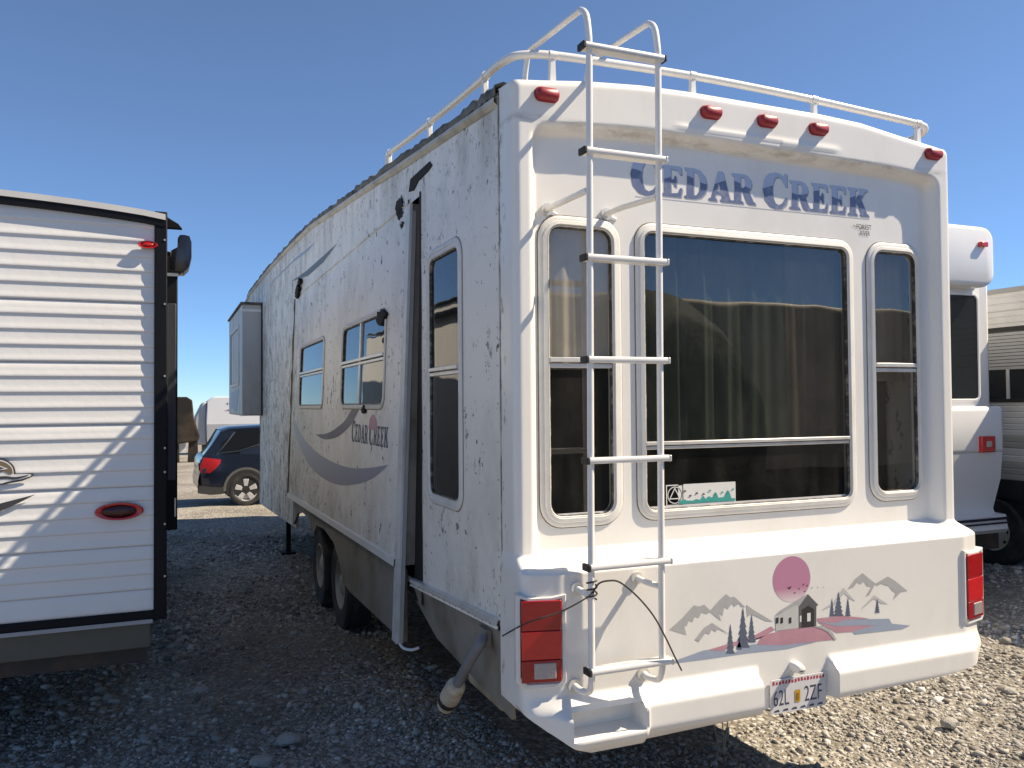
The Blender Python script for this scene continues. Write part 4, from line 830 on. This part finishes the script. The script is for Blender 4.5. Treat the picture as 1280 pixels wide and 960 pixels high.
# awning with roller end and folded arm on the shaded flank
aw = empty('awning', (XT+.06, 2.1, Z(-.9)), None); aw.parent = lt; aw.matrix_parent_inverse = root_inv(lt); bpy.context.view_layer.update(); aw['label'] = 'black folded awning arm with roller end'
a0, a1 = PY(208, 420, 2.3), PY(222, 420, 2.3)
MB().box(XT+.012, a1.x, 2.28, 2.34, PY(215, 662, 2.3).z, PY(215, 346, 2.3).z).build('awning_arm', BLK, aw, bevel=.006)
MB().box(a0.x+.005, a1.x-.008, 2.27, 2.30, PY(215, 600, 2.3).z, PY(215, 380, 2.3).z).build('awning_arm', mat('charcoal_arm', (.03, .034, .042), .5, var=.2), aw, bevel=.004)
MB().box(a0.x, a1.x+.003, 2.265, 2.30, PY(215, 346, 2.3).z, PY(215, 341, 2.3).z).build('arm_bracket', MILL, aw)
MB().box(a1.x-.016, a1.x-.008, 2.262, 2.28, PY(215, 645, 2.3).z, PY(215, 622, 2.3).z).build('arm_bracket', MILL, aw)
c = PY(226, 318, 2.3); L = []
hx, hz = (PY(240, 318, 2.3).x-PY(213, 318, 2.3).x)/2, (PY(226, 295, 2.3).z-PY(226, 342, 2.3).z)/2
prf = [(-.55, -1), (.3, -1), (.78, -.72), (1, -.2), (1, .62), (.8, .95), (.3, 1), (-.1, .98), (-.3, .80), (-.35, .3), (-.95, .1), (-1, -.9)]
for k, y in ((.80, 2.245), (.97, 2.25), (1, 2.27), (1, 2.42)): L.append([Vector((c.x+hx*a*k, y, c.z+hz*b*k)) for a, b in prf])
MB().loft(L, cap0=True, cap1=True).build('roller_end', mat('gloss_black', (.012, .013, .018), .22, var=.3, coat=.4), aw, sm=True, angle=30)
MB().box(XT, c.x, 2.25, 2.33, c.z-hz*1.05, c.z-hz*.2).build('arm_bracket', BLK, aw, bevel=.006); MB().tube([(XT+.05, 2.42, c.z), (XT+.05, 7.4, c.z)], .035, 14).build('roller_tube', BLK, aw, sm=True)
e = PY(228, 287, 2.0); f0 = PY(207, 277, 2.0)
MB().prism([(f0.x, f0.z+.03), (f0.x+.02, f0.z+.016), (e.x-.02, e.z+.028), (e.x, e.z), (f0.x, e.z)], lambda a, b, w: Vector((a, 1.98+w, b)), 0, .04).build('gutter_spout', BLK, lt, bevel=.003)
for y in (YT+3.4, YT+4.3): 
    for x in (XT-.14, XT-2.3): wheel(lt, (x, y, gz(y)+.34), (1 if x > XT-1 else -1, 0, 0), r=.34, wd=.2, rimr=.19)

# =================================================================== white neighbour with moulded rear
YN = 2.8
nb = empty('camper_trailer', (5.2, YN+3, gz(YN+3)), 'white camper with overhanging moulded rear and one red lamp, right of the ladder camper', 'camper trailer')
nx = lambda px, Y=YN: PY(px, 450, Y).x
nz = lambda py, Y=YN: PY(1225, py, Y).z
NG = mat('neighbour_gelcoat', (.76, .765, .77), .35, var=.05, scale=3, coat=.2)
XL = nx(1247)-2.5
def slab(x0, x1, z0, z1, y0, y1, name, m_=NG, r=.06):
    L = [[Vector((a, y0+dy, b)) for a, b in rrect(x0+i, x1-i, z0+i, z1-i, max(.02, r-i))] for i, dy in ((.05, 0), (.018, .012), (0, .05))] + [[Vector((a, y1, b)) for a, b in rrect(x0, x1, z0, z1, r)]]
    return MB().loft(L, cap0=True).build(name, m_, nb, sm=True, angle=50)
slab(XL, nx(1247), nz(358), nz(282), YN, YN+.5, 'rear_overhang', r=.15)
slab(XL+.05, nx(1228, YN+.18), nz(515, YN+.18), nz(350, YN+.18), YN+.18, YN+.6, 'rear_panel')
slab(XL, nx(1254), nz(568), nz(508), YN, YN+.5, 'rear_ledge', r=.03)
L = []
for py, xr, dy in ((566, 1253, .012), (600, 1250, .06), (636, 1240, .16), (642, 1242, .16), (646, 1256, .02), (664, 1258, .0), (668, 1256, .06)):
    Y = YN+dy; z = PY(1225, py, Y).z; L.append([Vector((XL, Y+.5, z)), Vector((XL, Y, z)), Vector((nx(xr, Y)-.03, Y, z)), Vector((nx(xr, Y), Y+.03, z)), Vector((nx(xr, Y), Y+.5, z))])
MB().loft(L, closed=False).build('rear_skirt', NG, nb, sm=True, angle=35)
for a, b in ((649, 652), (655, 657)): MB().box(XL, nx(1257), YN-.004, YN+.02, PY(1225, b, YN).z, PY(1225, a, YN).z).build('stripe', mat('navy_stripe', (.02, .022, .04), .4), nb)
MB().box(XL, nx(1228, YN+.6), YN+.5, YN+9, nz(660), nz(290)).build('body', NG, nb, bevel=.05)
MB().box(XL+.1, nx(1228, YN+.6)-.2, YN+.3, YN+9, gz(YN)+.35, nz(655)).build('underbelly', STEEL, nb)
wx0, wx1 = nx(1190, YN+.18)-.22, nx(1224, YN+.18)
fr_ = MB(); T_ = lambda u, v, w: Vector((u, YN+.18-w, v))
za_, zb_2 = PY(1210, 502, YN+.18).z, PY(1210, 366, YN+.18).z
fo = fr_.loft([[T_(a, b, w) for a, b in rrect(wx0+i, wx1-i, za_+i, zb_2-i, max(.02, .08-i))] for i, w in ((0, 0), (0, .012), (.022, .016), (.03, .004))]).build('window', NG, nb, sm=True)
MB().poly([rrect(wx0+.028, wx1-.028, za_+.028, zb_2-.028, .05)], lambda a, b: T_(a, b, .006)).build('pane', mat('dark_pane', (.012, .016, .018), .06, var=.3, scale=2), fo)
def red_box(px, py, w, h, Y):
    c = PY(px, py, Y); o = MB().box(c.x-w/2, c.x+w/2, Y-.04, Y+.01, c.z-h/2, c.z+h/2).build('tail_lamp', REDL, nb, bevel=.008); return o, c
o_, c_ = red_box(1232, 555, .19, .16, YN); MB().box(c_.x-.035, c_.x+.035, YN-.047, YN-.03, c_.z-.03, c_.z+.03).build('reverse_lens', CLR, o_, bevel=.003)
red_box(1227, 306, .10, .05, YN)
for y in (YN+3.6, YN+4.6):
    for x in (XL+.2, XL+2.2): wheel(nb, (x, y, gz(y)+.37), (1 if x > XL+1 else -1, 0, 0), r=.37, wd=.22, rimr=.2)

# =================================================================== beige motorhome at the right edge
XM = 7.62
mh = empty('motorhome', (XM+1.2, 3, gz(3)), 'beige motorhome flank with dark window and blind, cut by the right edge', 'motorhome')
BEI = mat('beige_siding', (.68, .67, .64), .45, var=.08, scale=4, dirt=(.35, .31, .25), dirt_amt=.3); BEI2 = mat('tan_band', (.44, .42, .38), .5, var=.1, scale=4)
zr = PX(1262, 362, XM).z; za_ = PX(1262, 600, XM).z
Tm_ = lambda u, v, w=0: Vector((XM-w, u, v))
zz_ = [za_, PX(1262, 578, XM).z, PX(1262, 560, XM).z, PX(1262, 545, XM).z, PX(1262, 500, XM).z, PX(1262, 470, XM).z, PX(1262, 412, XM).z, PX(1262, 388, XM).z, zr]
for i in range(len(zz_)-1):
    a, b = zz_[i], zz_[i+1]; k = max(1, round((b-a)/.07)); prf = []
    for r in range(k): z0 = a+(b-a)*r/k; d = (b-a)/k; prf += [(z0, 0), (z0+d*.15, .008), (z0+d*.85, .010), (z0+d*.97, .0)]
    MB().loft([[Tm_(y, z, o) for z, o in prf] for y in (-3.5, 9)], closed=False).build('siding_panel', BEI2 if i in (0, 2) else BEI, mh)
MB().box(XM+.01, XM+2.45, -3.5, 9, za_, zr).build('body', BEI, mh)
MB().loft([[Vector((XM-.03+2.5*t, y, zr+.02+.08*math.sin(math.pi*t))) for t in [i/8 for i in range(9)]] for y in (-3.55, 9.05)], closed=False).build('roof', mat('pale_roof', (.5, .5, .48), .7), mh, sm=True)
MB().box(XM-.03, XM+.02, -3.55, 9.05, zr-.03, zr+.022).build('roof_trim', mat('mh_trim', (.35, .34, .32), .5), mh)
p0, p1 = PX(1229, 455, XM), PX(1279, 455, XM); zw0, zw1 = PX(1255, 503, XM).z, PX(1255, 409, XM).z
wn_ = MB().prism(rrect(p1.y-.9, p0.y, zw0, zw1, .06), lambda a, b, w: Tm_(a, b, w), .0, .020).build('window', RUB, mh, bevel=.004)
MB().prism(rrect(p1.y-.85, p0.y-.05, zw0+.05, zw1-.05, .04), lambda a, b, w: Tm_(a, b, w), .02, .024).build('pane', mat('dark_pane_b', (.015, .018, .02), .05, var=.3, scale=2), wn_)
zbl = PX(1255, 462, XM).z; ns = 11
for k in range(ns):
    z = zbl + (zw1-.06-zbl)*k/ns; MB().prism([(p1.y-.84, z), (p0.y-.06, z), (p0.y-.06, z+(zw1-.06-zbl)/ns*.82), (p1.y-.84, z+(zw1-.06-zbl)/ns*.82)], lambda a, b, w: Tm_(a, b, w), .024, .029).build('blind_slat', mat('blind', (.42, .42, .41), .6) if k == 0 else bpy.data.materials['blind'], wn_)
yc = PX(1262, 470, XM).y; MB().box(XM-.033, XM-.020, yc-.02, yc+.02, zw0+.04, zbl).build('mullion', MILL, wn_)
MB().box(XM+.05, XM+2.4, -3.4, 8.9, gz(3)+.45, za_+.01).build('underbelly', RUB, mh)
wc = PX(1240, 675, XM); ry = wc.y
RIM2 = mat('cream_rim', (.62, .57, .48), .45, var=.2, scale=9, dirt=(.30, .13, .04), dirt_amt=.8)
wheel(mh, (XM+.10, ry, gz(ry)+.40), (-1, 0, 0), r=.40, wd=.24, rimr=.225, hub=1.0, holes=8, rm=RIM2)
wheel(mh, (XM+.10, ry-4.2, gz(ry-4.2)+.40), (-1, 0, 0), r=.40, wd=.24, rimr=.225, hub=1.0, holes=8)
for dy in (0, -4.2): wheel(mh, (XM+2.3, ry+dy, gz(ry+dy)+.40), (1, 0, 0), r=.40, wd=.24, rimr=.225, hub=1.0)
MB().prism([(ry-.62, gz(ry)+.50), (ry-.62, za_), (ry+.62, za_), (ry+.62, gz(ry)+.50), (ry+.45, gz(ry)+.80), (ry-.45, gz(ry)+.80)], lambda a, b, w: Tm_(a, b, w), -.02, .004).build('wheel_surround', RUB, mh)

# =================================================================== dark blue SUV
sp = PG(307, 632)
car = empty('parked_car', (sp.x+1.4, sp.y+.9, gz(sp.y+.9)), 'dark blue SUV showing its red tail lamp between the trailers', 'car')
PAINT = mat('navy_paint', (.014, .022, .042), .22, .2, var=.15, scale=2, coat=.5, spec=.3); CLAD = mat('grey_cladding', (.12, .12, .115), .6, var=.2); CG = mat('car_glass', (.010, .012, .015), .10, var=.2, spec=.25); CHR = mat('chrome', (.6, .6, .6), .15, 1., var=.05)
RC = Matrix.Rotation(R(2), 4, 'Z'); OR = Vector((sp.x, sp.y, gz(sp.y)))
def Cc(s, t, z): v = RC @ Vector((s, t, 0)); return Vector((OR.x+v.x, OR.y+v.y, OR.z+z))      # s from rear axle forward, t across from the near wheel, z up
CW = 1.84
def ring_c(s, lo, hi, bul):
    w = bul; zz = [lo, lo+.10, (lo+hi)/2-.04, (lo+hi)/2+.10, hi]; ins = [.10, .02, 0, .0, .035]
    L = [(-.06+w+i, z) for i, z in zip(ins, zz)]; Rr = [(CW-.06-w-i, z) for i, z in zip(ins[::-1], zz[::-1])]; return [Cc(s, t, z) for t, z in L+Rr]
st = [(-.93, .50, .78, .20), (-.91, .36, .98, .10), (-.85, .34, 1.06, .05), (-.70, .32, 1.10, .02), (-.42, .30, 1.11, 0), (0, .30, 1.10, 0), (.5, .26, 1.07, 0), (1.6, .25, 1.03, 0), (2.6, .26, 1.02, 0), (2.95, .28, 1.0, .02), (3.4, .30, .93, .06), (3.62, .34, .82, .14), (3.70, .45, .66, .24)]
bd = MB().loft([ring_c(*q) for q in st], cap0=True, cap1=True).build('body', PAINT, car, sm=True, angle=32)
gh = [(-.80, 1.06, 1.08, .10, .16), (-.62, 1.09, 1.36, .10, .17), (-.48, 1.10, 1.60, .09, .20), (-.30, 1.10, 1.66, .085, .20), (.6, 1.06, 1.70, .08, .19), (1.5, 1.03, 1.66, .08, .19), (1.9, 1.02, 1.52, .085, .20), (2.6, 1.02, 1.06, .10, .2)]
def ring_g(s, lo, hi, a, b): return [Cc(s, a-.06, lo), Cc(s, b-.06, hi-.03), Cc(s, b+.04, hi), Cc(s, CW-b-.16, hi), Cc(s, CW-b-.06, hi-.03), Cc(s, CW-a-.06, lo)]
MB().loft([ring_g(*q) for q in gh], cap0=True, cap1=True).build('greenhouse', CG, car, sm=True, angle=35)
def ring_r(s, lo, hi, a, b): return [Cc(s, b-.066-.006, hi-.07), Cc(s, b-.068, hi-.025), Cc(s, b+.04, hi+.012), Cc(s, CW-b-.16, hi+.012), Cc(s, CW-b-.052, hi-.025), Cc(s, CW-b-.05, hi-.07)]
MB().loft([ring_r(*q) for q in gh[2:7]], closed=False).build('roof', PAINT, car, sm=True, angle=50)
def strip(pts, name, m_, off=.008, parent=car):                        # quads on the near flank: (s, z, inset)
    a, b = pts; MB().loft([[Cc(s, i-.06-off, z) for s, z, i in a], [Cc(s, i-.06-off, z) for s, z, i in b]], closed=False).build(name, m_, parent, sm=True, angle=60)
strip(([(-.88, 1.05, .105), (-.66, 1.33, .16), (-.50, 1.58, .195)], [(-.62, 1.07, .10), (-.38, 1.36, .155), (-.20, 1.60, .19)]), 'rear_pillar', PAINT)
strip(([(-.62, 1.075, .10), (-.50, 1.12, .10), (-.1, 1.16, .10), (.35, 1.30, .125), (.5, 1.42, .15)], [(-.60, 1.095, .10), (-.50, 1.145, .10), (-.1, 1.185, .10), (.35, 1.325, .125), (.5, 1.445, .15)]), 'window_chrome', CHR, .016)
strip(([(-.12, 1.16, .10), (.36, 1.30, .125), (.55, 1.44, .155), (1.2, 1.5, .165)], [(-.12, 1.04, .035), (.36, 1.04, .035), (.55, 1.04, .035), (1.2, 1.03, .035)]), 'quarter_panel', PAINT, .004)
strip(([(-.60, 1.095, .10), (-.36, 1.38, .16), (-.22, 1.57, .19)], [(-.575, 1.095, .10), (-.33, 1.38, .16), (-.19, 1.57, .19)]), 'window_chrome', CHR, .014)
MB().loft([[Cc(s, i-.06-.014, z) for s, z, i in L_] for L_ in ([(-.905, .74, .09), (-.90, .90, .07), (-.84, 1.05, .06)], [(-.72, .72, .02), (-.66, .88, .015), (-.62, 1.02, .035)], [(-.58, .84, .0), (-.52, .92, .0), (-.50, 1.0, .03)])], closed=False).build('tail_lamp', REDL, car, sm=True, angle=60)
MB().loft([[Cc(-.935, t, .78), Cc(-.925, t, .93), Cc(-.865, t, 1.045)] for t in (.10, .42)], closed=False).build('tail_lamp', REDL, car)
MB().loft([[Cc(s, t, z) for s, z in ((-.945, .40), (-.955, .56), (-.925, .70))] for t in (.0, .1, CW-.22, CW-.12)], closed=False).build('bumper', PAINT, car, sm=True)
MB().loft([[Cc(s, i-.075, z) for s, z, i in L_] for L_ in ([(-.96, .48, .12), (-.72, .44, .03), (-.50, .42, .0), (-.43, .46, .0)], [(-.95, .30, .16), (-.70, .26, .09), (-.50, .27, .06), (-.43, .28, .06)])], closed=False).build('bumper_cladding', CLAD, car, sm=True)
ar = [R(k) for k in np.linspace(-5, 185, 20)]
MB().loft([[Cc(r_*math.cos(t), -.066, .365+r_*math.sin(t)) for t in ar] for r_ in (.405, .455)], closed=False).build('arch_trim', CLAD, car)
MB().poly([[(.405*math.cos(t), .365+.405*math.sin(t)) for t in ar] + [(-.40, .25), (.40, .25)]], lambda a, b: Cc(a, -.0645, b)).build('wheel_well', RUB, car)
MB().loft([[Cc(.45, -.07, z), Cc(2.2, -.07, z)] for z in (.26, .40)], closed=False).build('sill_cladding', CLAD, car)
nd = RC @ Vector((0, -1, 0)); 
for s_ in (0, 2.72):
    wheel(car, Cc(s_, .035, .345), nd, r=.35, wd=.225, rimr=.245, rm=ALLOY, holes=0, spokes=5); wheel(car, Cc(s_, CW-.155, .345), -nd, r=.35, wd=.225, rimr=.245, rm=ALLOY, holes=0)
MB().box(OR.x, OR.x+3, OR.y+.2, OR.y+1.4, OR.z+.2, OR.z+.34).build('underbody', RUB, car)

# =================================================================== far trailers
fp = PG(262, 568); d_ = fp.y
ft = empty('camper_trailer', (fp.x+4, fp.y+1.2, gz(fp.y)), 'far white fifth wheel camper behind the dark blue car', 'camper trailer')
FW = mat('far_white', (.74, .75, .76), .45, var=.05, scale=1); FG = mat('far_grey', (.40, .41, .43), .5, var=.1, scale=1)
xA = PY(259, 530, d_).x; xB = PY(241, 530, d_).x; zt_ = PY(265, 496, d_).z; zm_ = PY(265, 528, d_).z; zl_ = PY(265, 556, d_).z
body = [(xA, zl_), (xA-.05, zm_), (xA, zt_-.25), (xA+.35, zt_), (xA+9, zt_), (xA+9, zl_)]
fb = MB().prism(body, lambda a, b, w: Vector((a, d_+w, b)), 0, 2.4).build('body', FW, ft, bevel=.04)
MB().prism([(xA-.75, zl_), (xA-.02, zl_), (xA-.05, zm_), (xA-.02, zt_-.25), (xA-.25, zt_-.35), (xA-.6, zm_+.3)], lambda a, b, w: Vector((a, d_+.15+w, b)), 0, 2.1).build('nose', FG, ft, bevel=.1)
MB().prism([(xA, zl_), (xA+9, zl_), (xA+9, zm_-.1), (xA, zm_-.1)], lambda a, b, w: Vector((a, d_-.012+w, b)), 0, .02).build('lower_panel', FG, ft)
MB().prism([(xA+1.1, zm_-.15), (xA+2.3, zm_-.15), (xA+2.3, zm_-.75), (xA+1.1, zm_-.75)], lambda a, b, w: Vector((a, d_-.025+w, b)), 0, .02).build('hatch', mat('hatch_grey', (.5, .5, .5), .5), ft)
for k, (o, w_) in enumerate(((.62, .10), (.5, .06), (.40, .05))):
    P = [(xA+.9+.9*t+k*.15, zt_-.75-o*.5*t*t+.35*math.sin(3*t)*.4) for t in np.linspace(0, 1, 8)]; Q = [(a, b-w_*math.sin(math.pi*(i/7))-.01) for i, (a, b) in enumerate(P)][::-1]
    MB().prism(P+Q, lambda a, b, w: Vector((a, d_-.012+w, b)), 0, .008).build('graphic', SLATE if k else PINKP, ft)
for k in range(7): MB().prism([(xA+1.0+k*.12, zt_-.42), (xA+1.07+k*.12, zt_-.42), (xA+1.08+k*.12, zt_-.32), (xA+1.02+k*.12, zt_-.33)], lambda a, b, w: Vector((a, d_-.012+w, b)), 0, .008).build('graphic', SLATE, ft)
MB().box(xA-.2, xA+8.5, d_+.3, d_+2.2, zl_-.35, zl_+.02).build('underbelly', STEEL, ft)
MB().box(xA-.1, xA+.1, d_+.3, d_+.5, gz(d_), zl_).build('landing_leg', BLK, ft)
for x in (xA+5, xA+6): wheel(ft, (x, d_+.15, gz(d_)+.38), (0, -1, 0), holes=0)
bx_ = PY(241, 530, 36).x; b0 = gz(36)
bt = empty('burnt_camper', (bx_-1.2, 37, b0), 'dark charred camper end beside the black awning arm', 'camper trailer')
CH = mat('charred_panel', (.016, .013, .011), .9, var=.5, scale=.9, dirt=(.14, .09, .05), dirt_amt=.6)
zt2 = PY(232, 496, 36).z; P = [(bx_-2.4, zt2-2.3), (bx_+.22, zt2-1.95), (bx_+.30, zt2-1.75), (bx_+.05, zt2-.9), (bx_-.02, zt2-.15), (bx_-.25, zt2), (bx_-2.4, zt2)]
MB().prism(P, lambda a, b, w: Vector((a, 36+w, b)), 0, 5).build('body', CH, bt, bevel=.05)
for x in (bx_-.75, bx_+.02): MB().prism([(x-.22, b0-.02), (x+.22, b0-.02), (x+.18, zt2-1.9), (x-.18, zt2-1.9)], lambda a, b, w: Vector((a, 36.1+w, b)), 0, .5).build('support', CH, bt)
MB().box(bx_-.5, bx_-.2, 40.5, 40.7, b0+.2, zt2-1.9).build('bright_gap', FW, bt)  # white slab added so the gap between the supports looks bright

# a weed stalk under the bumper, a trailer and an added dark hump behind the photographer, mirrored in the glass
wp = PG(905, 950); m = MB()
for a in ((0, 0, .0), (.06, .02, .3), (-.05, .03, -.2)):
    m.tube(curve([(wp.x, wp.y, wp.z-.01), (wp.x+a[0]*.5, wp.y+a[1], wp.z+.12), (wp.x+a[0], wp.y+.02, wp.z+.24), (wp.x+a[0]*2+.01, wp.y+.03, wp.z+.32)]), [.003]*18+[.001], 5)
tag(m.build('dry_weed', mat('straw', (.40, .33, .20), .9)), 'dry weed stalk standing under the bumper beside the number plate', 'weed')
rb = empty('toy_hauler', (9, -9.5, gz(-9)), 'tan camper flank mirrored in the rear windows of the ladder camper', 'camper trailer')
TB = mat('tan_flank', (.46, .37, .27), .5, var=.1, scale=2)
MB().prism([(2.5, gz(-8)+.55), (17, gz(-8)+.55), (17, 3.0), (16.6, 3.3), (12.2, 3.55), (4, 3.6), (2.8, 3.45), (2.5, 3.1)], lambda a, b, w: Vector((a, -8.2-w, b)), 0, 2.4).build('body', TB, rb, bevel=.08)
MB().box(3.2, 16, -10.3, -8.5, gz(-8)+.25, gz(-8)+.6).build('underbelly', STEEL, rb)
for x in (10.5, 11.5): wheel(rb, (x, -8.4, gz(-8)+.38), (0, 1, 0), holes=0)
rd = empty('reflected_hump', (4.9, -7, gz(-7)), 'dark green hump added behind the camera, mirrored in the big rear window', 'trailer')  # unseen hump, added only for its dark reflection in the window
TP = mat('green_tarp', (.035, .05, .04), .8, var=.3, scale=3, bmp=.02); L = []
for y in (-7.6, -7.2, -6.6, -6.1, -5.9):
    k = 1 - .25*abs(y+6.8); L.append([Vector((4.9 + 1.75*math.cos(t)*k, y, gz(-7) + .4 + 3.05*k*max(0, math.sin(t))**.7)) for t in np.linspace(0, math.pi, 22)])
MB().loft(L, closed=False, cap0=True, cap1=True).build('hump_shell', TP, rd, sm=True, angle=60); 
for x in (4.0, 5.9): wheel(rd, (x, -6.1, gz(-6)+.3), (0, 1, 0), r=.3, wd=.18, rimr=.16, holes=0)
